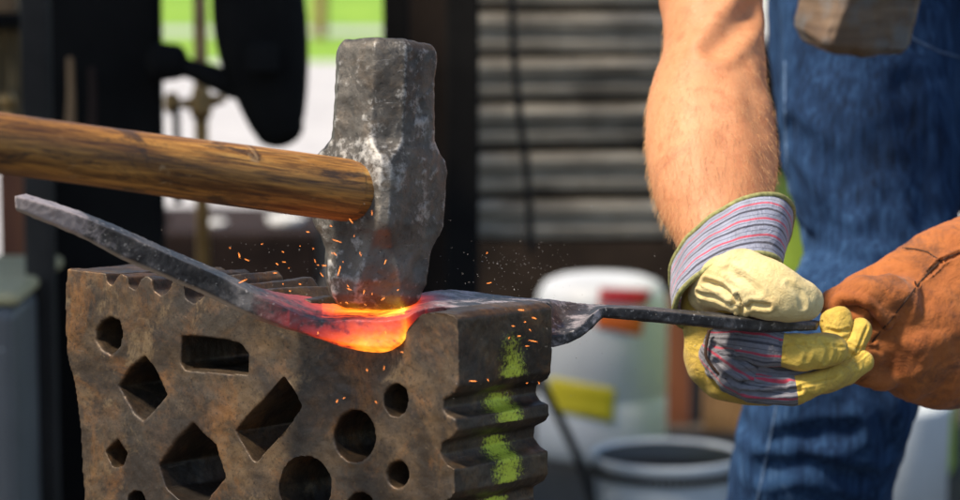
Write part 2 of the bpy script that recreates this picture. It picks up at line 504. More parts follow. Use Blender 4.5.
# ------------------------------------------------------------------ world and sun
SUN_DIR = Vector((-.50, -.31, .81)).normalized()
elev = math.asin(SUN_DIR.z); az = math.atan2(SUN_DIR.x, SUN_DIR.y)
w = bpy.data.worlds.new('World'); scene.world = w; w.use_nodes = True
sky = w.node_tree.nodes.new('ShaderNodeTexSky'); sky.sky_type = 'NISHITA'; sky.sun_disc = False
sky.sun_elevation = elev; sky.sun_rotation = az
w.node_tree.links.new(sky.outputs[0], w.node_tree.nodes['Background'].inputs[0])
w.node_tree.nodes['Background'].inputs[1].default_value = .105
sl = bpy.data.lights.new('sun', 'SUN'); sl.energy = 4.2; sl.angle = R(8.0); sl.color = (1, .87, .70)
so = bpy.data.objects.new('sun', sl); COL.objects.link(so)
so.rotation_euler = SUN_DIR.to_track_quat('Z', 'Y').to_euler(); so.location = (-3, -3, 6)
scene.view_settings.view_transform = 'Standard'; scene.view_settings.look = 'None'
scene.view_settings.gamma = 1; scene.view_settings.exposure = .66
scene.cycles.max_bounces = 6; scene.cycles.use_denoising = True; scene.cycles.denoising_prefilter = 'ACCURATE'

# ------------------------------------------------------------------ ground
def sheet(name, x0, x1, y0, y1, z, m, label=None):
    bm = bmesh.new()
    bm.faces.new([bm.verts.new(p) for p in ((x0, y0, z), (x1, y0, z), (x1, y1, z), (x0, y1, z))])
    o = obj(name, bm, m, smooth=False); tag(o, kind='structure'); return o
def m_ground(name, stops, sc, bumpd=.02):
    s = NT(name); v = s.coord('Object')
    n = s.noise(v, sc, 10, .7); n2 = s.noise(v, sc * .12, 4)
    f = s.math('ADD', s.math('MULTIPLY', n, .7), s.math('MULTIPLY', n2, .3))
    return s.done(s.ramp(f, stops), .9, s.bump(n, .6, bumpd))
sheet('ground', -200, 200, -60, 400, 0, m_ground('dark_earth', [(.35, (.018, .014, .011)), (.65, (.06, .048, .036))], 6))
sheet('gravel_yard', -60, 60, 7.6, 18.6, .004, m_ground('pale_gravel', [(.35, (.36, .355, .36)), (.65, (.56, .55, .55))], 9))
sheet('lawn', -200, 200, 18.6, 390, .004, m_ground('mown_grass', [(.35, (.11, .25, .014)), (.65, (.27, .44, .03))], 2))
sheet('path', -60, 60, 22.6, 24.0, .008, m_ground('pale_path', [(.35, (.34, .36, .34)), (.65, (.46, .48, .44))], 8))

# ------------------------------------------------------------------ swage block
C0 = P(459, 314, 1.52)
ROT = R(36)
Vd = Vector((math.sin(ROT), math.cos(ROT), -.055)).normalized()     # through the block, away from us
Ud = Vector((-math.cos(ROT), math.sin(ROT), 0)).normalized()        # along the face, to the left
Wd = Vd.cross(Ud); Wd = Wd if Wd.z > 0 else -Wd
def uw(px, py):
    p = on_plane(px, py, C0, Vd) - C0
    return p.dot(Ud), p.dot(Wd)
outline_px = [(68, 269), (88, 271), (106.0, 273), (107.5, 282), (112.5, 286), (117, 276), (121, 273), (128, 277), (129.5, 287), (136.5, 290), (141, 279),
    (146.5, 275), (152.5, 279.5), (153.5, 290), (161, 295.5), (169, 290), (171.5, 280.5), (179, 279), (184, 286), (185.5, 298), (194, 304), (203.5, 297), (206, 286),
    (214, 286), (219, 294), (226, 304), (236, 307), (246, 301), (250, 292), (258, 291), (264, 300), (274, 312), (288, 314), (298, 306), (302, 298), (310, 300),
    (322, 320), (340, 334), (362, 341), (386, 340), (402, 333), (411, 321), (421, 312.5), (436, 311), (452, 313.5), (458, 319),
    (459, 350), (459, 386), (455, 393), (444, 399), (443, 408), (447, 415), (456, 419), (457, 431), (453, 437), (442, 443), (441, 455), (446, 463), (455, 469),
    (455, 493), (451, 499), (440, 505), (440, 517), (446, 525), (453, 531), (453, 556), (440, 566), (440, 585), (452, 600),
    (450, 640), (90, 572), (86, 530), (85, 500), (83, 469), (80.5, 427), (73, 380), (67.5, 354), (66.5, 320), (66, 292)]
def ell(cx, cy, rx, ry, n=22, k=.03):
    return [(cx + rx * (1 + random.uniform(-k, k)) * math.cos(2 * math.pi * i / n), cy + ry * (1 + random.uniform(-k, k)) * math.sin(2 * math.pi * i / n)) for i in range(n)]
holes_px = [
    [(96.5, 330), (102, 321), (111, 316.5), (120, 320), (123, 331), (121.5, 346), (112, 355.5), (103, 351), (96, 340)],
    [(182, 335), (205, 337), (227, 339.5), (241, 344), (248.5, 354), (248.5, 374), (230, 374), (185, 370), (181, 363)],
    [(144.5, 355.5), (156, 370), (168, 394.5), (156, 409), (144, 422), (135, 414), (119, 386), (130, 367.5)],
    [(283, 378), (292, 390), (301, 407), (288, 425), (273, 441), (255, 462.5), (245, 447), (236, 431), (246, 417), (262, 401)],
    [(118.5, 437.5), (128.5, 453), (122.5, 466), (113, 467), (105.5, 451)],
    [(193.5, 422), (203, 432), (216, 445), (221, 462), (225, 477), (207, 499), (196, 508), (180, 500), (167, 489), (159, 464), (177, 438)],
    ell(305, 486, 25.5, 30), ell(355, 436, 21, 26), ell(396, 400, 12.5, 17, 9), ell(398, 474, 11.5, 14),
    ell(136, 500, 9, 9, 7), ell(361, 506, 14, 14), ell(255, 540, 30, 32), ell(420, 545, 12, 16), ell(120, 545, 12, 14)]
T = .094
def prism(poly, y0, y1):
    bm = bmesh.new()
    a = [bm.verts.new((u, y0, wv)) for u, wv in poly]; b = [bm.verts.new((u, y1, wv)) for u, wv in poly]
    bm.faces.new(a); bm.faces.new(b[::-1])
    n = len(poly)
    for i in range(n): bm.faces.new((a[i], a[(i + 1) % n], b[(i + 1) % n], b[i]))
    bm.normal_update()
    bmesh.ops.triangulate(bm, faces=bm.faces[:], ngon_method='EAR_CLIP')
    return bm
blk = obj('swage_block', prism([uw(*p) for p in outline_px], 0, T), M['iron'])
cutbm = bmesh.new()
for h in holes_px:
    b2 = prism([uw(*p) for p in h], -.02, T + .02)
    bmesh.ops.recalc_face_normals(b2, faces=b2.faces[:])
    tmp = bpy.data.meshes.new('t'); b2.to_mesh(tmp); b2.free(); cutbm.from_mesh(tmp); bpy.data.meshes.remove(tmp)
cut = obj('cutter', cutbm, None)
bake(blk, [('BOOLEAN', dict(operation='DIFFERENCE', object=cut, solver='EXACT'))])
bpy.data.objects.remove(cut)
remesh(blk, .00105, 2, .5)
ruffle(blk, [(.0016, 20), (.0006, 60), (.0003, 200)], 1)
bm_ = Matrix((( Ud.x, Vd.x, Wd.x, C0.x), (Ud.y, Vd.y, Wd.y, C0.y), (Ud.z, Vd.z, Wd.z, C0.z), (0, 0, 0, 1)))
blk.matrix_world = bm_
tag(blk, 'rusty iron swage block with shaped holes, notched edges and lime chalk marks', 'swage block')
# a stump carries it, down below the picture
base_w = min(uw(90, 572)[1], uw(450, 640)[1])
cc = bm_ @ Vector((.13, T / 2, base_w + .012))
bm = bmesh.new(); lathe(bm, [(.20, 0), (.215, .03), (.205, .2), (.20, cc.z - .03), (.19, cc.z)], Vector((cc.x, cc.y, 0)), 40)
st = obj('tree_stump', bm, M['stump']); ruffle(st, [(.01, 9)], 2)
tag(st, 'round wooden stump carrying the rusty swage block below the picture', 'stump')

# ------------------------------------------------------------------ sledgehammer
HD = 1.600
hx_top = P(386.5, 49, HD); hx_bot = P(374, 309, HD - .004)
ham = empty('sledgehammer', hx_bot)
tag(ham, 'big scuffed steel sledgehammer on a worn wooden handle, striking the glowing bar', 'sledgehammer')
axis = (hx_top - hx_bot).normalized()
PH = R(-38)
nl = Vector((math.sin(PH), -math.cos(PH), 0)); nl = (nl - axis * nl.dot(axis)).normalized()   # normal of the cheek the handle enters
nr = axis.cross(nl).normalized()
if nr.x < 0: nr = -nr
def octa(bm, c, a, ch, b=None, chb=None):
    b = b or a
    q = [(a, b - ch), (a - ch, b), (-a + ch, b), (-a, b - ch), (-a, -b + ch), (-a + ch, -b), (a - ch, -b), (a, -b + ch)]
    return [bm.verts.new(c + nl * S(x, HD) + nr * S(y, HD)) for x, y in q]
lv = [(39, 38, 17), (42.5, 42.5, 20), (48, 45.5, 22), (60, 46, 22.5), (138, 46.5, 23), (146, 48, 18), (156, 50, 9), (166, 50.5, 7), (222, 50, 7), (230, 48.5, 9), (240, 45.5, 13), (250, 45, 18),
      (264, 47.5, 24), (282, 48.5, 29), (296, 46.5, 32), (304, 41, 29), (309, 32, 22)]
bm = bmesh.new(); loops = []
for y, a, ch in lv:
    f = (y - 45) / (309 - 45)
    loops.append(octa(bm, hx_top.lerp(hx_bot, f), a, ch))
for k in range(len(loops) - 1):
    for j in range(8): bm.faces.new((loops[k][j], loops[k][(j + 1) % 8], loops[k + 1][(j + 1) % 8], loops[k + 1][j]))
bm.faces.new(loops[0]); bm.faces.new(loops[-1][::-1])
head = obj('head', bm, M['steel'])
remesh(head, .0011, 4, .5)
# battered dents and a chipped striking end
def dent(o, px, py, rad, depth):
    t = bvh(o); r = ray(px, py).normalized(); loc, n, i, d = t.ray_cast(CAM, r)
    if loc is None: return
    for v in o.data.vertices:
        q = (v.co - loc).length / rad
        if q < 1: v.co -= n * depth * .55 * (1 - q * q) ** 2
for a in [(352, 150, .011, .0022), (392, 148, .014, .0030), (345, 110, .010, .0015), (388, 88, .012, .0018), (420, 110, .008, .0018), (350, 262, .012, .0035), 
          (344, 288, .010, .0025), (418, 268, .010, .0040), (410, 290, .010, .0030), (384, 190, .012, .0018), (428, 225, .010, .0025), (412, 60, .007, .002), (365, 296, .012, .003), (396, 285, .013, .003), (331, 250, .008, .003)]:
    dent(head, *a)
ruffle(head, [(.0012, 28), (.0006, 90), (.0004, 220)], 3)
# the rounded raised eye collar round the handle
h0 = P(352, 191, HD - .030); 
hdir = (P(0, 143, HD - .030 - .163) - P(352, 191, HD - .030)).normalized()
inner = h0 - hdir * .045
X = hdir; Y = Vector((0, 0, 1)).cross(X).normalized(); Z = X.cross(Y)
stn = [(-.045, 28, 24), (-.002, 30, 26), (.006, 31.5, 27), (.04, 31, 27), (.10, 29.5, 26), (.18, 27.5, 25), (.26, 26.5, 24.5), (.36, 25.5, 24), (.50, 29, 24), (.62, 30, 25), (.68, 33, 28)]
rings = [(Vector((s, 0, 0)), Vector((0, 0, S(rz, 1.58))), Vector((0, S(ry, 1.58), 0))) for s, rz, ry in stn]
bm = bmesh.new(); tube_rings(bm, rings, seg=48, sub=12, dome=(.3, .3))
me = bpy.data.meshes.new('handle'); bmesh.ops.recalc_face_normals(bm, faces=bm.faces[:]); bm.to_mesh(me); bm.free()
hand = link('handle', me, M['hickory'])
ruffle(hand, [(.0012, 16, (.35, 1, 1)), (.0006, 60, (.2, 1, 1))], 4)
hand.matrix_world = Matrix(((X.x, Y.x, Z.x, h0.x), (X.y, Y.y, Z.y, h0.y), (X.z, Y.z, Z.z, h0.z), (0, 0, 0, 1)))
setparent(head, ham); setparent(hand, ham)

# ------------------------------------------------------------------ the forged bar
# section = front-top edge, front-bottom edge, back-top edge, front depth, back depth
sec = [((14, 196), (15, 208), (25, 193), 1.490, 1.502), ((50, 206), (49, 221), (58, 203.5), 1.498, 1.513), ((83, 217), (80, 234), (92, 215), 1.506, 1.524),
       ((130, 237.5), (126, 257), (138, 235.5), 1.518, 1.537), ((161, 251), (157, 270), (168, 248.5), 1.526, 1.545), ((208, 271), (204, 290), (215, 268.5), 1.538, 1.560),
       ((245, 289.5), (241, 308), (256, 286), 1.545, 1.572), ((276, 304), (271, 321), (284, 293), 1.546, 1.585), ((306, 317.5), (300, 331.5), (312, 297), 1.546, 1.600),
       ((328, 321), (322, 338), (338, 301), 1.544, 1.610), ((347, 319.5), (345, 343.5), (360, 304), 1.542, 1.620), ((372, 320.5), (370, 347), (380, 306), 1.541, 1.620),
       ((394, 319.5), (393, 346.5), (402, 301), 1.541, 1.620), ((407, 317), (406, 339), (418, 294), 1.543, 1.622), ((417, 311), (418, 320), (432, 291), 1.550, 1.626), ((432, 307.5), (432, 312.5), (446, 289.5), 1.556, 1.632),
       ((465, 306), (465, 311), (472, 291), 1.566, 1.640), ((500, 304), (500, 309.5), (506, 295), 1.580, 1.645), ((528, 302.5), (528, 309.5), (528, 298), 1.600, 1.648), ((545, 302.5), (541, 310.5), (540, 298.5), 1.612, 1.650),
       ((551.5, 307), (543, 314), (548, 299), 1.615, 1.653), ((547.5, 317), (540.5, 321), (553, 299.5), 1.610, 1.655), ((545, 327), (538.5, 334), (560, 300.3), 1.606, 1.657), ((548.5, 334.5), (543, 346.5), (568, 301), 1.606, 1.659),
       ((560, 335), (560, 346), (576, 302), 1.610, 1.661), ((576, 329.5), (578, 338.5), (585, 303), 1.616, 1.664), ((587, 319.5), (591, 328), (594, 304), 1.624, 1.667), ((596, 310.5), (600, 318), (602, 304.6), 1.630, 1.668), ((606, 307.3), (607, 316.5), (612, 305.2), 1.636, 1.668),
       ((640, 309), (640, 319), (646, 306), 1.646, 1.676), ((699, 315), (699, 325), (704, 311), 1.664, 1.694), ((760, 320), (760, 330), (764, 316), 1.686, 1.714), ((798, 323), (798, 329.5), (802, 319), 1.702, 1.727), ((816, 324.5), (816, 329), (820, 321), 1.712, 1.734)]
bm = bmesh.new(); loops = []
n = len(sec) - 1; SUB = 5
FTs = [P(*s[0], s[3]) for s in sec]; FBs = [P(*s[1], s[3] + .0015) for s in sec]; BTs = [P(*s[2], s[4]) for s in sec]
for k in range(n * SUB + 1):
    t = k / SUB
    a, b, c = cat(FTs, t), cat(FBs, t), cat(BTs, t)
    dn = (b - a)
    if 18.5 < t < 30: dn = dn * .75
    d4 = c + dn * .55
    bq = b + (d4 - b) * .14 + (b - a) * .36     # chamfered under-edge
    loops.append([bm.verts.new(v) for v in (a, b, bq, d4, c)])
for k in range(len(loops) - 1):
    for j in range(5): bm.faces.new((loops[k][j], loops[k][(j + 1) % 5], loops[k + 1][(j + 1) % 5], loops[k + 1][j]))
bm.faces.new(loops[0]); bm.faces.new(loops[-1][::-1])
bmesh.ops.triangulate(bm, faces=bm.faces[:])
bar = obj('forged_bar', bm, M['bar'])
remesh(bar, .0006, 4, .5)
ruffle(bar, [(.0007, 30), (.00025, 130), (.0002, 320)], 5)

def interp(x, tb):
    if x <= tb[0][0]: return tb[0][1]
    for (a, b), (c, d) in zip(tb, tb[1:]):
        if x <= c: return b + (d - b) * (x - a) / (c - a)
    return tb[-1][1]
hv, av, ev = [], [], []
for v in bar.data.vertices:
    x, y, d = to_px(v.co)
    h = interp(x, [(230, 0), (258, .22), (285, .40), (318, .51), (335, .60), (352, .66), (378, .69), (396, .72), (406, .82), (411, .66), (424, .42), (445, .25), (475, 0)])
    if 290 < x < 425:   # the under side, away from the cold hammer and air, keeps its heat
        if d < 1.556: h += .11 * max(-1, min(1, (y - 331) / 13))
        elif 322 < x < 405: h += .13
    ev.append((1 if x < 300 else max(0, 1 - (x - 300) / 15)) * max(0, min(1, (y - interp(x, [(14, 206), (49, 222), (80, 235), (126, 258), (157, 271), (204, 291), (241, 309), (271, 322), (300, 332)]) + 1.5) / 3)) if x < 315 else 0); hv.append(h); av.append(interp(x, [(0, 1), (70, .8), (90, .35), (200, .12), (415, .0), (430, .55), (520, .5), (600, .4), (640, .1), (900, 0)]))
for nm_, vals_ in (('bar_heat', hv), ('ash', av), ('edge_wear', ev)):
    bar.data.attributes.new(nm_, 'FLOAT', 'POINT').data.foreach_set('value', vals_)
tag(bar, 'long dark forged steel bar, glowing orange under the hammer and held by the gloves', 'steel bar')

# ------------------------------------------------------------------ sparks and grit
smes = []
for k in range(5):
    bm = bmesh.new()
    L = .0022 + .0009 * k; r = .00032 + .00004 * (k % 3)
    tube_rings(bm, [(Vector((-L / 2, 0, 0)), Vector((0, r * .4, 0)), Vector((0, 0, r * .4))), (Vector((0, .0003, 0)), Vector((0, r, 0)), Vector((0, 0, r))), (Vector((L / 2, 0, 0)), Vector((0, r * .5, 0)), Vector((0, 0, r * .5)))], seg=7, sub=3)
    me = bpy.data.meshes.new('spark'); bm.to_mesh(me); bm.free(); me.materials.append(M['spark']); smes.append(me)
spots = [(283, 252, 1.54), (247, 260, 1.53), (284, 262, 1.54), (277, 264, 1.55), (289, 268, 1.54), (275, 273, 1.54), (283, 284, 1.55), (300, 284, 1.54), (290, 291, 1.54), (318, 265, 1.53), (315, 261, 1.55), (322, 275, 1.53),
         (331, 226, 1.53), (337, 241, 1.53), (339, 271, 1.53), (354, 236, 1.52), (343, 262, 1.53), (351, 221, 1.53), (335, 254, 1.53), (348, 286, 1.53), (364, 292, 1.53), (372, 294, 1.52), (383, 299, 1.52), (398, 290, 1.52), (361, 255, 1.52), (372, 213, 1.52),
         (487, 253, 1.55), (489, 283, 1.55), (521, 310, 1.53), (525, 322, 1.53), (530, 330, 1.53), (519, 336, 1.53), (533, 341, 1.53), (527, 346, 1.53), (513, 326, 1.53), (534, 318, 1.53), (509, 338, 1.53), (539, 383, 1.53), (527, 383, 1.53), (488, 380, 1.52), (473, 381, 1.52),
         (367, 370, 1.50), (384, 368, 1.50), (337, 401, 1.50), (344, 398, 1.50), (376, 402, 1.5), (318, 333, 1.52), (402, 352, 1.50), (243, 281, 1.54), (230, 248, 1.55), (262, 244, 1.56), (300, 246, 1.57), (308, 232, 1.56)]
for i in range(12):
    spots.append((random.gauss(330, 42), random.gauss(278, 30), random.uniform(1.50, 1.57)))
for i, (x, y, d) in enumerate(spots):
    o = bpy.data.objects.new('spark', random.choice(smes)); COL.objects.link(o)
    o.location = P(x, y, d)
    ang = math.atan2(-(y - 312), (x - 372)) + random.gauss(0, .6)
    o.rotation_euler = (0, -ang, random.uniform(-.5, .5))
    s = random.choice((.22, .3, .38, .5, .8))
    q_ = random.uniform(.25, .45); o.scale = (s * random.uniform(.8, 1.5), q_, q_)
    tag(o, 'tiny orange spark flying off the struck hot bar', 'spark', 'sparks flying from the hot bar')
bm = bmesh.new()
for i in range(420):
    q = random.random()
    if q < .35: x, y = random.gauss(515, 30), random.gauss(268, 18)
    elif q < .6: x, y = random.gauss(290, 60), random.gauss(262, 32)
    else: x, y = random.gauss(570, 110), random.gauss(330, 75)
    d = random.uniform(1.50, 1.62); p = P(x, y, d); r = random.uniform(.00008, .00024)
    m = Matrix.Translation(p) @ Matrix.Rotation(random.uniform(0, 3), 4, Vector((random.random(), 1, random.random()))) @ Matrix.Diagonal((r * random.choice((1, 1, 3)), r, r, 1))
    bmesh.ops.create_icosphere(bm, subdivisions=1, radius=1, matrix=m)
g = obj('scale_dust', bm, M['grit']); tag(g, 'pale grit of mill scale knocked into the air around the block', 'dust', kind='stuff')

# ------------------------------------------------------------------ the person
def dd(y): return 1.75 + (250 - y) * .00050
arm_px = [(731, 288, 1.725, 36, 30), (727, 255, 1.745, 43, 36), (720, 222, dd(222), 52, 43), (715, 196, dd(196), 60, 50), (712.5, 165, dd(165), 66, 56), (711.5, 131, dd(131), 66, 58), (708.5, 101, dd(101), 60.5, 55), (710, 79, dd(79), 55.5, 52),
          (713, 55, dd(55), 52, 50), (712.5, 26, dd(26), 51.5, 52), (711, 0, dd(0), 53, 54), (711, -40, dd(-40) + .005, 57, 58)]
bm = bmesh.new()
arm_st = px_st(arm_px) + [(Vector((.158, 1.935, 1.06)), .047, .047), (Vector((.16, 1.97, 1.16)), .055, .055), (Vector((.19, 2.02, 1.27)), .06, .06), (Vector((.28, 2.05, 1.30)), .06, .06)]
tube_rings(bm, path_rings(arm_st), seg=36, sub=5)
# other arm, inside the gauntlet
larm = [(P(905, 328, 1.775), .030, .028), (P(960, 312, 1.80), .034, .032), (Vector((.44, 1.86, .87)), .042, .042), (Vector((.53, 1.93, .95)), .044, .044), (Vector((.57, 2.0, 1.10)), .052, .052), (Vector((.56, 2.06, 1.26)), .06, .06), (Vector((.46, 2.08, 1.30)), .06, .06)]
tube_rings(bm, path_rings(larm), seg=20, sub=4)
def chain(pts, **kw):
    tube_rings(bm, path_rings(pts), seg=24, sub=4, **kw)
chain([(Vector((.42, 2.36, .90)), .15, .10), (Vector((.42, 2.33, 1.0)), .145, .10), (Vector((.40, 2.22, 1.15)), .14, .10), (Vector((.38, 2.10, 1.28)), .17, .11), (Vector((.37, 2.02, 1.36)), .11, .08)])
chain([(Vector((.37, 2.03, 1.34)), .055, .055), (Vector((.365, 1.96, 1.43)), .055, .055)])
chain([(Vector((.36, 1.915, 1.44)), .05, .06), (Vector((.36, 1.93, 1.50)), .072, .09), (Vector((.36, 1.955, 1.57)), .074, .095)], dome=(.6, .8))
LEG = [(875, -60, 2.27, 100, 88), (873, 0, 2.26, 94, 84), (870, 60, 2.25, 90, 80), (870, 120, 2.24, 87, 78), (873, 180, 2.235, 84, 77), (879, 225, 2.23, 77, 76), (874, 275, 2.22, 69, 76), (849, 330, 2.20, 79, 76), (833, 385, 2.20, 81, 74), (822, 425, 2.21, 80, 72), (810, 495, 2.24, 79, 68), (800, 570, 2.29, 76, 66), (792, 680, 2.36, 70, 62), (786, 800, 2.43, 62, 56), (783, 930, 2.49, 56, 52)]
inner_leg = px_st([(x, y, d, rw * .84, rd * .84) for x, y, d, rw, rd in LEG])
chain(inner_leg)
sh = Vector((.205, .05, 0))
leg2 = [(c + sh + Vector((.03 * i / 14, .0, 0)), a, b) for i, (c, a, b) in enumerate(px_st(LEG))]
chain([(c, a * .84, b * .84) for c, a, b in leg2])
ank = px_st(LEG)[-1][0]; ank2 = leg2[-1][0]
for k in (ank, ank2):
    chain([(k + Vector((0, .0, .06)), .035, .035), (Vector((k.x, k.y + .01, .07)), .032, .036), (Vector((k.x, k.y - .06, .05)), .036, .03), (Vector((k.x - .01, k.y - .16, .04)), .036, .022)])
person = obj('person', bm, M['skin'])
remesh(person, .0042, 4, .5)
ruffle(person, [(.0022, 22), (.0010, 60)], 6)
crease(person, [(716, 48), (733, 30), (752, 10)], .009, .0045)
crease(person, [(706, 62), (714, 110), (728, 170)], .012, .0011)
crease(person, [(742, 70), (758, 110), (762, 160)], .012, .0009)
tag(person, 'person in blue jeans with bare forearm, holding the bar in yellow and brown gloves', 'person')
# soft hair on the forearm
ptree = bvh(person)
cu = bpy.data.curves.new('arm_hair', 'CURVE'); cu.dimensions = '3D'; cu.bevel_depth = .00007; cu.bevel_resolution = 0
rr = random.Random(3); cnt = 0
while cnt < 3300:
    y = rr.uniform(30, 235); c = P(712, y, dd(y))
    ang = rr.uniform(0, 2 * math.pi); dirv = Vector((math.cos(ang), math.sin(ang), rr.uniform(-.2, .2)))
    loc, nrm, i, d = ptree.ray_cast(c + dirv * .12, -dirv)
    if loc is None or (loc - c).length > .06: continue
    if rr.random() > interp(y, [(20, .1), (80, .45), (120, 1), (240, 1)]): continue
    tdir = (P(722, 235, 1.76) - P(712, 60, 1.84)).normalized(); side = nrm.cross(tdir)
    g_ = (tdir * .8 + side * rr.uniform(-.7, .5)).normalized()
    L = rr.uniform(.004, .008)
    sp = cu.splines.new('POLY'); sp.points.add(3)
    for q in range(4):
        f = q / 3
        p = loc + g_ * L * f + nrm * (L * .42 * f * (1.35 - .6 * f))
        sp.points[q].co = (*p, 1); sp.points[q].radius = 1 - .7 * f
    cnt += 1
s_ = NT('fair_body_hair'); hairm = s_.done((.60, .35, .16), .45)
ho = bpy.data.objects.new('arm_hair', cu); COL.objects.link(ho); cu.materials.append(hairm); setparent(ho, person); ho['kind'] = 'stuff'

# jeans
bm = bmesh.new()
tube_rings(bm, path_rings(px_st(LEG)), seg=64, sub=8, power=2.3, dome=(.3, .05))
tube_rings(bm, path_rings(leg2), seg=64, sub=8, power=2.3, dome=(.3, .05))
hip = [(Vector((.43, 2.33, .86)), .175, .105), (Vector((.43, 2.34, .93)), .18, .11), (Vector((.425, 2.335, 1.02)), .17, .11)]
tube_rings(bm, path_rings(hip), seg=48, sub=5, cap=(True, True))
jeans = obj('jeans', bm, M['denim'])
remesh(jeans, .0038, 5, .5)
ruffle(jeans, [(.0075, 9, (1, 1, .55)), (.0055, 22, (1, 1, .8)), (.0022, 55)], 8)
for pts, r_, d_ in [([(792, 296), (835, 318), (885, 312), (930, 300)], .011, .006), ([(742, 424), (790, 438), (850, 432)], .010, .004), ([(790, 130), (825, 160), (850, 200)], .012, .004), ([(905, 90), (925, 150), (930, 220)], .014, .005), ([(760, 470), (800, 462), (860, 478)], .010, .004), ([(800, 230), (840, 262), (880, 268)], .010, .004), ([(855, 380), (880, 410), (890, 450)], .010, .004)]:
    crease(jeans, pts, r_, d_)
setparent(jeans, person)
jt = bvh(jeans)
bm = bmesh.new()
for line in ([(777, 404), (773, 425), (768, 450), (763, 475), (757, 502)], [(785, 62), (785, 100), (786, 140), (788, 180), (794, 220), (799, 258)], [(893, 20), (915, 40), (940, 52), (962, 58)]):
    pts = hits(jt, dense(line, 3), .0)
    if len(pts) > 1:
        bm = bmesh.new(); wire(bm, pts, .0011); obj('seam', bm, M['stitch'], jeans)
# shirt
bm = bmesh.new()
chain([(Vector((.425, 2.34, .995)), .175, .118), (Vector((.42, 2.31, 1.06)), .17, .12), (Vector((.40, 2.21, 1.17)), .165, .12), (Vector((.38, 2.09, 1.30)), .20, .125), (Vector((.37, 2.03, 1.37)), .10, .08)])
chain([(Vector((.17, 1.99, 1.20)), .068, .068), (Vector((.19, 2.02, 1.27)), .072, .072), (Vector((.30, 2.06, 1.29)), .08, .08)])
chain([(Vector((.565, 2.03, 1.18)), .068, .068), (Vector((.56, 2.06, 1.26)), .072, .072), (Vector((.45, 2.09, 1.29)), .08, .08)])
shirt = obj('shirt', bm, M['shirt']); remesh(shirt, .006, 4); ruffle(shirt, [(.006, 14)], 9); setparent(shirt, person)
# work shoes
bm = bmesh.new()
for k in (ank, ank2):
    chain([(Vector((k.x, k.y + .05, .055)), .045, .05), (Vector((k.x, k.y - .03, .06)), .048, .055), (Vector((k.x - .005, k.y - .12, .045)), .05, .042), (Vector((k.x - .01, k.y - .19, .038)), .045, .034)])
shoes = obj('shoes', bm, M['brownblack']); setparent(shoes, person)

# ---- yellow striped work glove
glove = None
def mesh_limb(name, parts, mats, parent, rf=None, seed=0, **kw):
    bm = bmesh.new()
    for p in parts: limb(bm, p, **kw)
    o = obj(name, bm, mats)
    if rf: ruffle(o, rf, seed)
    setparent(o, parent)
    return o
bm = bmesh.new()   # body of the hand in leather
limb(bm, [(729, 268, 1.728, 40, 34), (716, 300, 1.732, 32, 30), (712, 332, 1.736, 30, 28), (719, 358, 1.738, 33, 27), (737, 375, 1.738, 29, 22), (768, 384, 1.738, 20, 18)], seg=40, sub=8)
glove = obj('glove', bm, M['yellow'])
remesh(glove, .0013, 4)
ruffle(glove, [(.0030, 30), (.0016, 75)], 10)
setparent(glove, person)
glove['label'] = 'yellow leather work glove with striped cuff'
bm = bmesh.new()   # thumb lying along the top of the bar, with its gathered base
limb(bm, [(703, 300, 1.716, 17, 14), (716, 285, 1.705, 29, 23), (736, 281, 1.697, 33, 26), (757, 285, 1.690, 31, 24), (780, 294, 1.685, 28, 20), (802, 301, 1.689, 22, 16), (810, 304, 1.693, 18, 14)], seg=44, sub=9, dome=(.8, .8))
th = obj('thumb', bm, M['cream'])
remesh(th, .0011, 4)
# gathered folds at the thumb root
for pts, r_, d_ in [([(706, 282), (722, 287), (733, 297), (738, 308)], .0022, .0030), ([(699, 293), (715, 297), (730, 305)], .0020, .0022), ([(741, 309), (752, 303), (768, 306)], .0022, .0024), ([(738, 296), (742, 304), (741, 314)], .002, .003), ([(728, 270), (745, 280), (758, 291)], .003, .0014), ([(790, 285), (800, 293), (803, 306)], .0025, .0010)]:
    crease(th, pts, r_, d_)
ruffle(th, [(.0014, 45), (.0006, 120)], 11)
setparent(th, glove)
two = [M['backstripe'], M['yellow']]
RFF = [(.0026, 38), (.0013, 85), (.0006, 190)]
def finger(lst, split, seed, mats=two, label=None):
    return mesh_limb('finger', [lst], mats, glove, RFF, seed, seg=72, sub=18, split=[split], dome=(.8, .85))
finger([(714, 341, 1.722, 16, 14), (738, 343.5, 1.712, 18, 16), (762, 347, 1.706, 18.5, 16), (783, 350, 1.702, 18, 16), (806, 351.5, 1.701, 18, 16), (834, 351, 1.705, 16, 14)], 3.0, 12)
finger([(716, 356, 1.735, 14, 14), (760, 364, 1.728, 16, 15), (800, 366, 1.724, 15, 14), (828, 356, 1.724, 15, 14), (836, 340, 1.724, 16, 13), (836.5, 328, 1.725, 16, 12), (835.5, 317, 1.727, 14, 11)], 1.9, 13)
finger([(716, 366, 1.726, 14, 13), (745, 373, 1.716, 16, 15), (782, 379, 1.714, 15, 14), (815, 376, 1.718, 14, 14), (838, 364, 1.722, 13.5, 13), (853, 346, 1.726, 13, 13), (861, 328, 1.728, 12.5, 12)], 3.5, 14)
finger([(728, 380, 1.724, 13, 12), (755, 389, 1.712, 14, 13), (785, 391, 1.708, 13, 13), (812, 387, 1.708, 12, 12), (840, 375, 1.712, 11.5, 11), (864, 361, 1.718, 10.5, 10)], 2.4, 15)
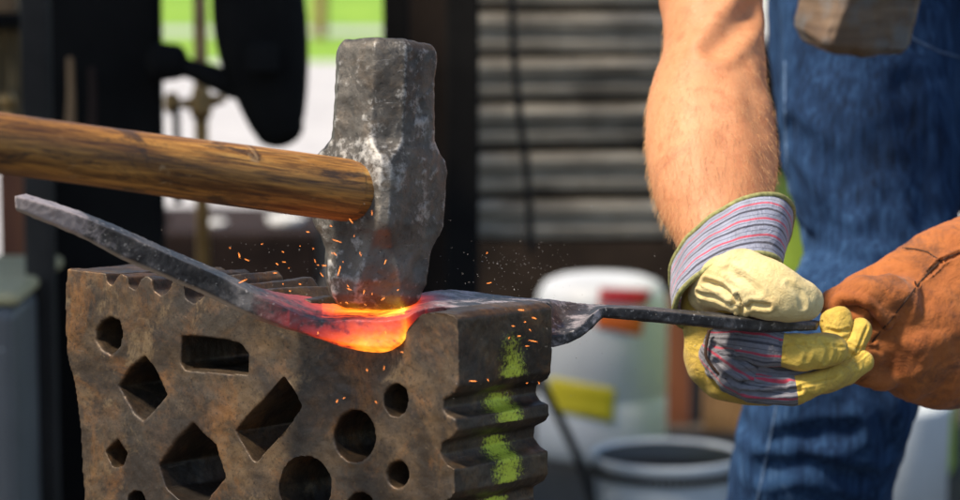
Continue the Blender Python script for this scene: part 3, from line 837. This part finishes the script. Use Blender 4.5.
# little pad of striped cloth that bulges under the hand
mesh_limb('back_panel', [[(712, 350, 1.722, 20, 14), (735, 366, 1.716, 25, 15), (765, 384, 1.716, 19, 14), (792, 394, 1.718, 11, 10)]], M['backstripe'], glove, [(.0026, 36), (.0014, 90), (.0006, 200)], 16, seg=80, sub=20)
for o_ in glove.children:
    if o_.name.startswith('back_panel') or o_.name.startswith('finger'):
        for pts, r_, d_ in [([(716, 362), (740, 372), (768, 374)], .0024, .0026), ([(726, 378), (750, 384), (785, 384)], .0024, .0028), ([(744, 392), (770, 393), (800, 390)], .002, .0024), ([(714, 345), (732, 352), (742, 362)], .0022, .0018), ([(780, 341), (783, 356), (782, 369)], .0011, .0014),
                            ([(800, 342), (808, 350), (806, 360)], .0020, .0010), ([(822, 340), (829, 350), (826, 362)], .0020, .0012), ([(848, 352), (856, 358), (858, 366)], .0018, .0010), ([(786, 346), (812, 343), (842, 347)], .0011, .0012), ([(823, 342), (822, 322), (829, 306)], .0011, .0014), ([(842, 369), (857, 350), (867, 327)], .0011, .0014), ([(800, 386), (835, 378), (866, 353)], .0011, .0013), ([(828, 330), (838, 333), (848, 330)], .0016, .0012), ([(848, 345), (856, 349), (864, 348)], .0015, .0010)]:
            crease(o_, pts, r_, d_)
# dark piping along the seam between palm leather and striped back
gt = bvh(glove)
bm = bmesh.new()
ptsl = [(709, 331), (706.5, 343), (706, 356), (712, 366), (722, 376), (736, 387), (752, 397)]
wire(bm, [P(x, y, 1.711) for x, y in ptsl], .0011)
# raised leather top edge of the index finger
obj('piping', bm, M['thread'], glove)
# cuff
def iv(dx, dy, dz, d): return RT * S(dx, d) - UP * S(dy, d) + FWD * S(dz, d)
cuffR = [(P(727, 291, 1.716), iv(52, -16, 0, 1.71), iv(3, -32, -38, 1.71)), (P(728, 278, 1.722), iv(55, -19, 0, 1.72), iv(4, -37, -40, 1.72)),
         (P(730, 263, 1.732), iv(57.5, -22, 0, 1.73), iv(5, -43, -42, 1.73)), (P(731, 250, 1.744), iv(59.5, -24, 0, 1.74), iv(7, -48, -43, 1.74))]
bm = bmesh.new(); tube_rings(bm, cuffR, seg=64, sub=8, cap=(False, False))
inn = [(c, a * .955, b * .955) for c, a, b in cuffR]
cuff = obj('cuff', bm, M['cuffstripe'])
ruffle(cuff, [(.0030, 26), (.0012, 80)], 17)
m_ = cuff.modifiers.new('solid', 'SOLIDIFY'); m_.thickness = .0018; m_.offset = -1
setparent(cuff, glove)
def ringpts(c, a, b, k=40): return [c + a * math.cos(2 * math.pi * i / k) + b * math.sin(2 * math.pi * i / k) for i in range(k + 1)]
cme = cuff.data; nv = len(cme.vertices)
for idx in (range(nv - 64, nv), range(64)):
    bm = bmesh.new()
    cen_ = sum((cme.vertices[i].co for i in idx), Vector()) / 64
    pts = [cme.vertices[i].co + (cme.vertices[i].co - cen_).normalized() * .0016 for i in idx]
    for i in range(64):     # overlocked binding: a row of short slanted stitches
        for h in range(3):
            p0 = pts[i].lerp(pts[(i + 1) % 64], h / 3); p1 = pts[i].lerp(pts[(i + 1) % 64], (h + .85) / 3)
            wire(bm, [p0, p1], .0019, seg=7, sub=2)
    obj('hem', bm, M['hem'], glove)

# ---- brown suede gauntlet
bm = bmesh.new()
limb(bm, [(838, 338, 1.772, 36, 30), (852, 335, 1.772, 50, 34), (872, 331, 1.772, 62, 38), (901, 328, 1.775, 78, 46), (932, 323, 1.785, 86, 55), (962, 312, 1.797, 87.5, 62), (1005, 296, 1.815, 88, 66), (1060, 276, 1.84, 88, 68)], seg=56, sub=8, dome=(.5, .2))
limb(bm, [(905, 300, 1.752, 26, 20), (880, 297, 1.745, 25, 20), (858, 300, 1.746, 21, 18), (836, 306, 1.752, 15, 14)], seg=28, sub=6)       # thumb
for k, (y0, y1) in enumerate(((318, 322), (340, 340), (360, 357), (380, 372))):                                                            # four fingers closing round the bar end
    limb(bm, [(890, y0, 1.760, 13, 13), (868, (y0 + y1) / 2, 1.752, 13, 12), (848, y1, 1.752, 12, 11), (836, y1 - 2, 1.756, 11, 10)], seg=24, sub=6)
gaunt = obj('gauntlet', bm, M['suede'])
remesh(gaunt, .0017, 6)
for pts, r_, d_ in [([(846, 308), (858, 309), (868, 313), (876, 322)], .0045, .0065), ([(873, 341), (888, 323), (919, 283), (941, 261), (962, 252)], .0016, .0024), ([(905, 248), (927, 252), (941, 261)], .0016, .0020), ([(885, 300), (900, 312)], .008, .003),
                    ([(860, 378), (885, 372), (905, 360)], .008, .002), ([(890, 395), (915, 380), (930, 360)], .009, .002), ([(930, 400), (945, 370), (958, 350)], .009, .0015), ([(866, 275), (880, 281), (895, 285)], .007, .002)]:
    crease(gaunt, pts, r_, d_)
ruffle(gaunt, [(.0048, 17), (.0016, 46), (.0008, 110), (.0005, 260)], 20)
setparent(gaunt, person); gaunt['label'] = 'orange brown suede welding gauntlet'
bt = bvh(gaunt)
bm = bmesh.new()
for line in ([(870, 345), (880, 332), (888, 323), (903, 304), (919, 283), (930, 271), (941, 261), (951, 256), (964, 251)], [(903, 248), (915, 249), (927, 252), (941, 261)]):
    pts = hits(bt, dense(line, 3), .0)
    if len(pts) > 1:
        bm = bmesh.new(); wire(bm, pts, .00055); obj('seam', bm, M['thread'], gaunt)

# ------------------------------------------------------------------ mallet swung by a second striker, close to us
mal = empty('wooden_mallet', P(850, 0, 1.30))
tag(mal, 'battered brown mallet hanging into the top of the picture before the jeans', 'mallet')
bm = bmesh.new()
D = 1.30
fr = [P(822, 60, D - .02), P(916, 64, D + .035), P(940, -70, D + .035), P(868, -80, D - .02)]
bk = [P(786, 36, D + .03), P(880, 40, D + .085), P(905, -95, D + .085), P(812, -105, D + .03)]
vs = [bm.verts.new(p) for p in fr + bk]
for f in ((0, 1, 2, 3), (4, 7, 6, 5), (0, 3, 7, 4), (1, 5, 6, 2), (3, 2, 6, 7), (0, 4, 5, 1)): bm.faces.new([vs[i] for i in f])
bmesh.ops.recalc_face_normals(bm, faces=bm.faces[:])
bmesh.ops.bevel(bm, geom=bm.edges[:], offset=.005, segments=3, affect='EDGES')
mh = obj('head', bm, M['mallet']); remesh(mh, .0022, 5); ruffle(mh, [(.003, 30), (.001, 90)], 21); setparent(mh, mal)
bm = bmesh.new(); c = P(864, -22, D + .032); wire(bm, [c, c + Vector((.16, -.25, .10)), c + Vector((.32, -.5, .17))], .014, seg=16)
setparent(obj('handle', bm, M['hickory']), mal)

# ------------------------------------------------------------------ background: shed and what stands in it
shed = empty('open_shed', (0, 4, 0))
tag(shed, 'dark open sided shed of black steel posts behind the anvil block', 'shed')
def post(x0, x1, d, m, h=2.35):
    a, b = P(x0, 100, d), P(x1, 100, d)
    bm = bmesh.new(); box(bm, Vector(((a.x + b.x) / 2, a.y + (b.x - a.x) / 2, h / 2)), b.x - a.x, b.x - a.x, h)
    o = obj('post', bm, m, shed, smooth=False); bev(o, .004); return o
post(21, 49, 3.0, M['post']); post(383, 409, 3.6, M['black']); post(446, 479, 3.5, M['black'])
bm = bmesh.new()
for x0, x1, y0, y1 in ((-5, -1.08, 1.7, 3.35), (-5, -1.3, 4.1, 4.8), (-5, -.99, 3.35, 4.1), (-.85, -.74, 3.39, 4.06), (-.67, -.45, 3.39, 4.06), (-.99, -.40, 3.35, 3.39), (-.99, -.40, 4.06, 4.1)):
    box(bm, Vector(((x0 + x1) / 2, (y0 + y1) / 2, 2.45)), x1 - x0, y1 - y0, .05)
obj('roof', bm, M['brownblack'], shed, smooth=False)
for x, y in ((-4.9, 4.7), (-4.9, 1.8), (-1.5, 4.7)):
    bm = bmesh.new(); box(bm, Vector((x, y, 1.2)), .1, .1, 2.42); o = obj('post', bm, M['black'], shed, smooth=False)
bm = bmesh.new(); pbox(bm, 409, 447, -40, 480, 3.75, .03)
o = obj('board_panel', bm, M['brownblack'], shed, smooth=False)

# slatted screen
scr = empty('slatted_screen', P(560, 290, 4.2))
tag(scr, 'weathered grey screen of horizontal slats between black posts behind the bare arm', 'screen')
y = -78 + 0
k = 0
for k in range(7):
    yc = -122 + 46.7 * k + 61
    bm = bmesh.new()
    # one slat: a bowed board with a groove along the middle
    yc += random.uniform(-1.5, 1.5); a = P(470, yc, 4.2); b = P(668, yc + random.uniform(-2.5, 2.5), 4.2); hgt = S(39, 4.2); L = b.x - a.x
    prof = [(.0, -.5), (-.010, -.46), (-.013, -.25), (-.005, -.08), (-.005, .02), (-.016, .10), (-.019, .30), (-.010, .47), (0, .5), (.012, .5), (.012, -.5)]
    NX = 24; rows = []
    for i in range(NX + 1):
        xx = a.x + L * i / NX; wob = .004 * noise.noise(Vector((xx * 6, k * 3.3, 0)))
        rows.append([bm.verts.new((xx, a.y + p0 * (1 + .3 * math.sin(k * 5)) + wob, a.z + (b.z - a.z) * i / NX + p1 * hgt + .3 * wob)) for p0, p1 in prof])
    for i in range(NX):
        for j in range(len(prof)): bm.faces.new((rows[i][j], rows[i][(j + 1) % len(prof)], rows[i + 1][(j + 1) % len(prof)], rows[i + 1][j]))
    bm.faces.new(rows[0]); bm.faces.new(rows[-1][::-1])
    obj('slat', bm, M['slat'], scr, smooth=False)
bm = bmesh.new()
for x0, x1 in ((476, 484), (640, 662)): 
    a_, b_ = P(x0, 100, 4.24), P(x1, 100, 4.24); box(bm, Vector(((a_.x + b_.x) / 2, a_.y + .05, .99)), b_.x - a_.x, .05, .79)
obj('frame', bm, M['black'], scr, smooth=False)
bm = bmesh.new(); pbox(bm, 470, 668, -60, 244, 4.35, .02); obj('back_board', bm, M['brownblack'], scr, smooth=False)
bm = bmesh.new(); wire(bm, [P(512, -30, 4.0), P(513, 40, 4.0), P(519, 110, 4.0), P(527, 175, 4.0), P(531, 250, 4.0)] , .006)
tag(obj('hanging_cable', bm, M['rubber']), 'thin black cable hanging down in front of the grey slats', 'cable')

# black forge blower: a drum on an arm
blow = empty('forge_blower', P(262, 60, 3.3))
tag(blow, 'black round bellied blower housing hanging above the hammer handle', 'blower')
bm = bmesh.new()
dq = 3.3
limb(bm, [(256, -90, dq, 44, 40), (257, -30, dq, 45, 40), (260, 20, dq, 47, 40), (265, 60, dq, 44, 36), (272, 95, dq, 36, 30), (277, 122, dq, 28, 24), (279, 128, dq, 25, 22)], seg=36, sub=6, power=2.6)
o = obj('housing', bm, M['black'], blow)
bm = bmesh.new(); limb(bm, [(236, 86, dq, 14, 12), (210, 76, dq, 12, 12), (186, 68, dq, 10, 10), (160, 66, dq, 12, 12)], seg=20); limb(bm, [(160, 62, dq, 20, 16), (176, 62, dq, 18, 14)], seg=20)
obj('arm', bm, M['black'], blow)
bm = bmesh.new(); limb(bm, [(262, 48, dq - .06, 17, 6), (262, 70, dq - .062, 17, 6)], seg=24); obj('cover_plate', bm, M['black'], blow)

# black cabinet at left
bm = bmesh.new(); pbox(bm, 50, 163, -120, 520, 3.35, .03)
cab = obj('steel_cabinet', bm, M['black'], None, smooth=False); bev(cab, .01)
tag(cab, 'tall black steel cabinet beside the grey post at the left', 'cabinet')
bm = bmesh.new(); pbox(bm, 113, 137, 84, 140, 3.34, .01); setparent(obj('vent', bm, m_plain('dark_green_paint', (.08, .15, .05), .6), None, smooth=False), cab)
bm = bmesh.new(); pbox(bm, 58, 76, 84, 150, 3.34, .01); setparent(obj('door_strip', bm, m_plain('dark_rust_strip', (.26, .10, .03), .6), None, smooth=False), cab)

# brass standpipe
sp = empty('standpipe', Vector((P(201, 90, 3.7).x, P(201, 90, 3.7).y, 0)))
tag(sp, 'brass water standpipe with a cross handled tap above the hammer handle', 'tap')
a = P(201, 100, 3.7); r0 = S(7, 3.7)
bm = bmesh.new(); lathe(bm, [(r0, 0), (r0, 1.3)], Vector((a.x, a.y, 0)), 20); obj('pipe', bm, M['brass'], sp)
bm = bmesh.new(); limb(bm, [(184, 104, 3.69, 5, 5), (201, 103, 3.69, 8, 8), (222, 99, 3.69, 5, 5)], seg=20); limb(bm, [(201, 92, 3.69, 9, 9), (201, 112, 3.69, 11, 11)], seg=20); obj('tap_handle', bm, M['brass'], sp)
bm = bmesh.new(); limb(bm, [(172, 99, 3.69, 8, 8), (172, 107, 3.69, 8, 8)], seg=20); limb(bm, [(172, 104, 3.69, 4, 4), (188, 104, 3.69, 4, 4)], seg=12); obj('knob', bm, M['brass'], sp)
bm = bmesh.new(); limb(bm, [(176, 108, 3.68, 4, 4), (177, 150, 3.68, 4, 4), (178, 200, 3.68, 5, 5)], seg=12); 
o = obj('hose', bm, M['rubber'], sp)

# things left of the post
bm = bmesh.new(); pbox(bm, -60, 22, 15, 27, 3.4, .2); tag(obj('shelf', bm, M['black'], None, smooth=False), 'black shelf plank at the top left beside the grey post', 'shelf')
bm = bmesh.new(); pbox(bm, -40, 16, -30, 14, 3.45, .1); tag(bev(obj('wooden_box', bm, M['tan'], None, smooth=False), .004), 'brown wooden box standing on the black shelf', 'box')
bm = bmesh.new()
for i in range(16):
    x = -26 + i * 3 + random.uniform(-1, 1); wire(bm, [P(x, 116, 3.5 + .01 * (i % 4)), P(x + random.uniform(-3, 3), 70, 3.5 + .01 * (i % 4)), P(x + random.uniform(-5, 5), 32, 3.5 + .01 * (i % 4))], .0024)
M['gap'] = m_plain('mossy_boards', (.075, .055, .025), .8, .7, 10)
tag(obj('straw_bundle', bm, M['straw']), 'bundle of dry straw stalks below the black shelf', 'straw')
bm = bmesh.new(); pbox(bm, -70, 24, 26, 150, 3.62, .02); tag(obj('mossy_board', bm, M['gap'], None, smooth=False), 'mottled brown board behind the straw stalks at far left', 'board')
bm = bmesh.new(); bmesh.ops.create_uvsphere(bm, u_segments=24, v_segments=14, radius=S(9, 3.4), matrix=Matrix.Translation(P(7, 101, 3.4)))
limb(bm, [(7, 108, 3.4, 4, 4), (7, 130, 3.4, 6, 6)], seg=16)
tag(obj('brass_knob', bm, M['brass']), 'round brass ball on a stem above the hammer handle at far left', 'knob')
bm = bmesh.new(); pbox(bm, 3, 26, 150, 520, 3.3, .04); tag(obj('timber_plank', bm, M['redbrown'], None, smooth=False), 'orange brown plank standing behind the grey post', 'plank')
gb = empty('tool_chest', P(-30, 500, 2.9))
tag(gb, 'blue grey steel chest with a cream lid at the lower left edge', 'chest')
bm = bmesh.new(); pbox(bm, -110, 17, 307, 700, 2.9, .3); bev(obj('body', bm, M['grey'], gb, smooth=False), .01)
bm = bmesh.new(); pbox(bm, -112, 19, 292, 307, 2.89, .32); bev(obj('lid', bm, M['creamlid'], gb, smooth=False), .008)
bm = bmesh.new(); limb(bm, [(3, 341, 2.885, 6, 6), (3, 349, 2.885, 6, 6)], seg=16); obj('knob', bm, M['white'], gb)
# reddish rusty bench behind, under the hammer handle
bn = empty('rusty_bench', P(200, 330, 5.7)); tag(bn, 'long rusty steel bench in the shade below the hammer handle', 'bench')
bm = bmesh.new(); pbox(bm, 55, 318, 232, 300, 5.7, .5); bev(obj('front_panel', bm, M['rust'], bn, smooth=False), .01)
for x in (70, 300):
    bm = bmesh.new(); pbox(bm, x - 8, x + 8, 300, 440, 5.72, .06); obj('leg', bm, M['black'], bn, smooth=False)
for px_, py_, r_, lab in ((214, 222, 13, 'small pale enamel bowl on the left of the rusty bench'), (286, 221, 20, 'wide pale enamel bowl on the rusty bench beside the hammer')):
    c = P(px_, 230.5, 5.85); rad = S(r_, 5.8)
    bm = bmesh.new(); lathe(bm, [(rad * .45, .001), (rad * .8, rad * .3), (rad, rad * .75), (rad * .95, rad * .75), (rad * .75, rad * .35), (rad * .3, rad * .12)], c, 28)
    tag(obj('enamel_bowl', bm, M['white']), lab, 'bowl')
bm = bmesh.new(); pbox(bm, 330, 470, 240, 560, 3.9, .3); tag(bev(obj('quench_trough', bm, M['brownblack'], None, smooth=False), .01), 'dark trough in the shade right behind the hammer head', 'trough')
# dark plinth under the slats
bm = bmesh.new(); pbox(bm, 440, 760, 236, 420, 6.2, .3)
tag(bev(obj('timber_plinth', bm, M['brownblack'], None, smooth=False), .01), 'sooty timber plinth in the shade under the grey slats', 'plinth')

# white jerrycan
jc = empty('plastic_drum', Vector((P(604, 455, 5.0).x, P(604, 455, 5.0).y + .12, 0)))
tag(jc, 'white plastic drum with red, orange and yellow labels behind the bar', 'drum')
dj = 5.0
base_z = 0.0
cj = jc.location.copy(); rj = S(67, dj); top = P(604, 281, dj).z
bm = bmesh.new()
lathe(bm, [(rj * .9, 0), (rj * .985, .012), (rj, .04), (rj, top * .33), (rj * .985, top * .34), (rj * .985, top * .36), (rj, top * .37), (rj, top * .80), (rj * .97, top * .90), (rj * .86, top * .965), (rj * .68, top * .99), (rj * .3, top), (0.003, top)], cj, 56)
drum = obj('body', bm, M['white'], jc)
dt = bvh(drum)
def label(name, quad, m, nx=10, ny=6):
    bm = bmesh.new(); g = []
    for j in range(ny + 1):
        row = []
        for i in range(nx + 1):
            u, v = i / nx, j / ny
            x = (quad[0][0] * (1 - u) + quad[1][0] * u) * (1 - v) + (quad[3][0] * (1 - u) + quad[2][0] * u) * v
            yy = (quad[0][1] * (1 - u) + quad[1][1] * u) * (1 - v) + (quad[3][1] * (1 - u) + quad[2][1] * u) * v
            h = hits(dt, [(x, yy)], .003); row.append(bm.verts.new(h[0]) if h else None)
        g.append(row)
    for j in range(ny):
        for i in range(nx):
            q = (g[j][i], g[j][i + 1], g[j + 1][i + 1], g[j + 1][i])
            if all(q): bm.faces.new(q)
    o = obj(name, bm, m, jc); m_ = o.modifiers.new('solid', 'SOLIDIFY'); m_.thickness = .001
label('label', [(600, 288), (652, 290), (646, 306), (598, 303)], M['redlab'])
label('label', [(596, 308), (645, 312), (641, 336), (596, 327)], M['orange'])
label('label', [(549, 377), (615, 389), (613, 423), (552, 410)], M['ylab'])
bm = bmesh.new(); wire(bm, [P(540, 380, 4.4), P(556, 412, 4.4), P(570, 440, 4.4), P(585, 475, 4.4), P(600, 530, 4.4)], .008)
tag(obj('steel_rod', bm, M['post']), 'thin grey rod leaning diagonally across the white drum', 'rod')
# white pail in front
bk_ = P(668, 452, 4.0); rp = S(76, 4.0)
pail = empty('pail', Vector((bk_.x, bk_.y, 0))); tag(pail, 'white pail with a ribbed rim and dark inside, in front of the drum', 'pail')
zt = bk_.z
bm = bmesh.new()
lathe(bm, [(rp * .88, 0), (rp * .96, zt * .8), (rp * .965, zt - .016), (rp, zt - .014), (rp, zt - .002), (rp * .985, zt), (rp * .96, zt - .002), (rp * .95, zt - .03), (rp * .93, zt * .5)], Vector((bk_.x, bk_.y, 0)), 64)
obj('body', bm, M['tubwhite'], pail)
bm = bmesh.new()
for i in range(70):
    t = 2 * math.pi * i / 70; box(bm, Vector((bk_.x + rp * .985 * math.cos(t), bk_.y + rp * .985 * math.sin(t), zt - .024)), .006, .008, .010, Matrix.Rotation(t, 3, 'Z'))
obj('rim_ribs', bm, M['post'], pail, smooth=False)
bm = bmesh.new(); lathe(bm, [(rp * .945, zt - .006), (rp * .93, zt * .5), (rp * .2, zt * .48), (.003, zt * .48)], Vector((bk_.x, bk_.y, 0)), 48); obj('liner', bm, M['rubber'], pail)
# boards between
for x0, x1, y0, y1, d, m, lab in ((664, 690, 296, 560, 5.4, 'redbrown', 'red brown upright board between the white drum and the jeans'), (691, 703, 330, 560, 5.45, 'grey', 'narrow grey strip standing beside the red brown board'), (704, 752, 372, 560, 5.35, 'tan', 'tan wooden board beside the jeans under the yellow glove')):
    bm = bmesh.new(); a_ = P(x0, y0, d); b_ = P(x1, y0, d); box(bm, Vector(((a_.x + b_.x) / 2, a_.y, a_.z / 2)), b_.x - a_.x, .03, a_.z)
    tag(obj('upright_board', bm, M[m], None, smooth=False), lab, 'board')
# lime drum, crate, canister stacked behind the leg; white tub
ld = P(866, 168, 4.8); rl = S(104, 4.8)
bm = bmesh.new(); lathe(bm, [(rl * .95, 0), (rl, .02), (rl, ld.z * .3), (rl * 1.02, ld.z * .32), (rl, ld.z * .34), (rl, ld.z * .65), (rl * 1.02, ld.z * .67), (rl, ld.z * .69), (rl, ld.z - .02), (rl * .97, ld.z)], Vector((ld.x, ld.y + .1, 0)), 48)
tag(obj('lime_drum', bm, M['lime']), 'lime green plastic drum standing behind the jeans leg', 'drum')
bm = bmesh.new(); a_ = P(745, 45, 4.85); b_ = P(990, 45, 4.85); box(bm, Vector(((a_.x + b_.x) / 2, ld.y + .1, (ld.z + a_.z) / 2 + .002)), b_.x - a_.x, .34, a_.z - ld.z)
tag(bev(obj('dark_crate', bm, M['brownblack'], None, smooth=False), .006), 'dark brown crate stacked on the lime green drum', 'crate')
bm = bmesh.new(); c = P(806, 45, 4.85); lathe(bm, [(S(46, 4.85), .003), (S(48, 4.85), .02), (S(48, 4.85), .22), (S(30, 4.85), .26)], Vector((c.x, ld.y + .05, a_.z)), 40)
tag(obj('white_canister', bm, M['white']), 'white canister on the dark crate between arm and jeans', 'canister')
c = P(900, 408, 3.9); rt_ = S(56, 3.9)
bm = bmesh.new(); lathe(bm, [(rt_ * .93, 0), (rt_, c.z - .02), (rt_ * 1.02, c.z - .01), (rt_ * 1.02, c.z), (rt_ * .96, c.z), (rt_ * .92, c.z * .4), (.004, c.z * .38)], Vector((c.x, c.y + .05, 0)), 56)
tag(obj('white_tub', bm, M['tubwhite']), 'plain white round tub at the lower right beside the jeans', 'tub')

tr = empty('young_tree', Vector((P(320, 30, 22).x, P(320, 30, 22).y, 0)))
tag(tr, 'slim young tree on the lawn behind the hammer head', 'tree')
b0 = tr.location.copy()
bm = bmesh.new(); wire(bm, [b0, b0 + Vector((.02, 0, .8)), b0 + Vector((-.03, 0, 1.8)), b0 + Vector((.02, 0, 2.8))], .055, seg=10); obj('trunk', bm, M['tan'], tr)
bm = bmesh.new()
for i in range(900):
    a = Vector((random.gauss(0, 1), random.gauss(0, 1), random.gauss(0, 1))).normalized() * random.random() ** .4
    c = b0 + Vector((a.x * .9, a.y * .9, 2.9 + a.z * 1.1)); u = Vector((random.gauss(0, 1), random.gauss(0, 1), random.gauss(0, 1))).normalized() * .07; w_ = u.orthogonal().normalized() * .035
    bm.faces.new([bm.verts.new(p) for p in (c - u, c + w_, c + u, c - w_)])
obj('crown', bm, m_plain('leaf_green', (.07, .13, .02), .6, .5, 3), tr, smooth=False)

for i, (x, y0, y1, m, lab) in enumerate(((70, 60, 128, 'tan', 'brown wooden tool shaft hung on the black cabinet, left of the green vent'), (92, 70, 132, 'rust', 'rusty iron rod hung on the black cabinet beside the wooden shaft'))):
    bm = bmesh.new(); limb(bm, [(x, y0, 3.28, 3.5, 3.5), (x + 1, (y0 + y1) / 2, 3.28, 4, 4), (x, y1, 3.28, 5.5, 4)], seg=12)
    tag(obj('hanging_tool', bm, M[m]), lab, 'tool')
for i, (x, y, r_, m, lab) in enumerate(((118, 244, 15, 'tan', 'dark brown clay pot on the left end of the rusty bench'), (160, 240, 11, 'rust', 'small rusty tin on the rusty bench beside the clay pot'))):
    c = P(x, 230.5, 5.85); rad = S(r_, 5.8)
    bm = bmesh.new(); lathe(bm, [(rad * .7, .001), (rad, rad * .7), (rad * .8, rad * 1.5), (rad * .7, rad * 1.5), (rad * .6, rad * .4), (rad * .1, rad * .2)], c, 24)
    tag(obj('pot' if i == 0 else 'tin', bm, M[m]), lab, 'pot' if i == 0 else 'tin')
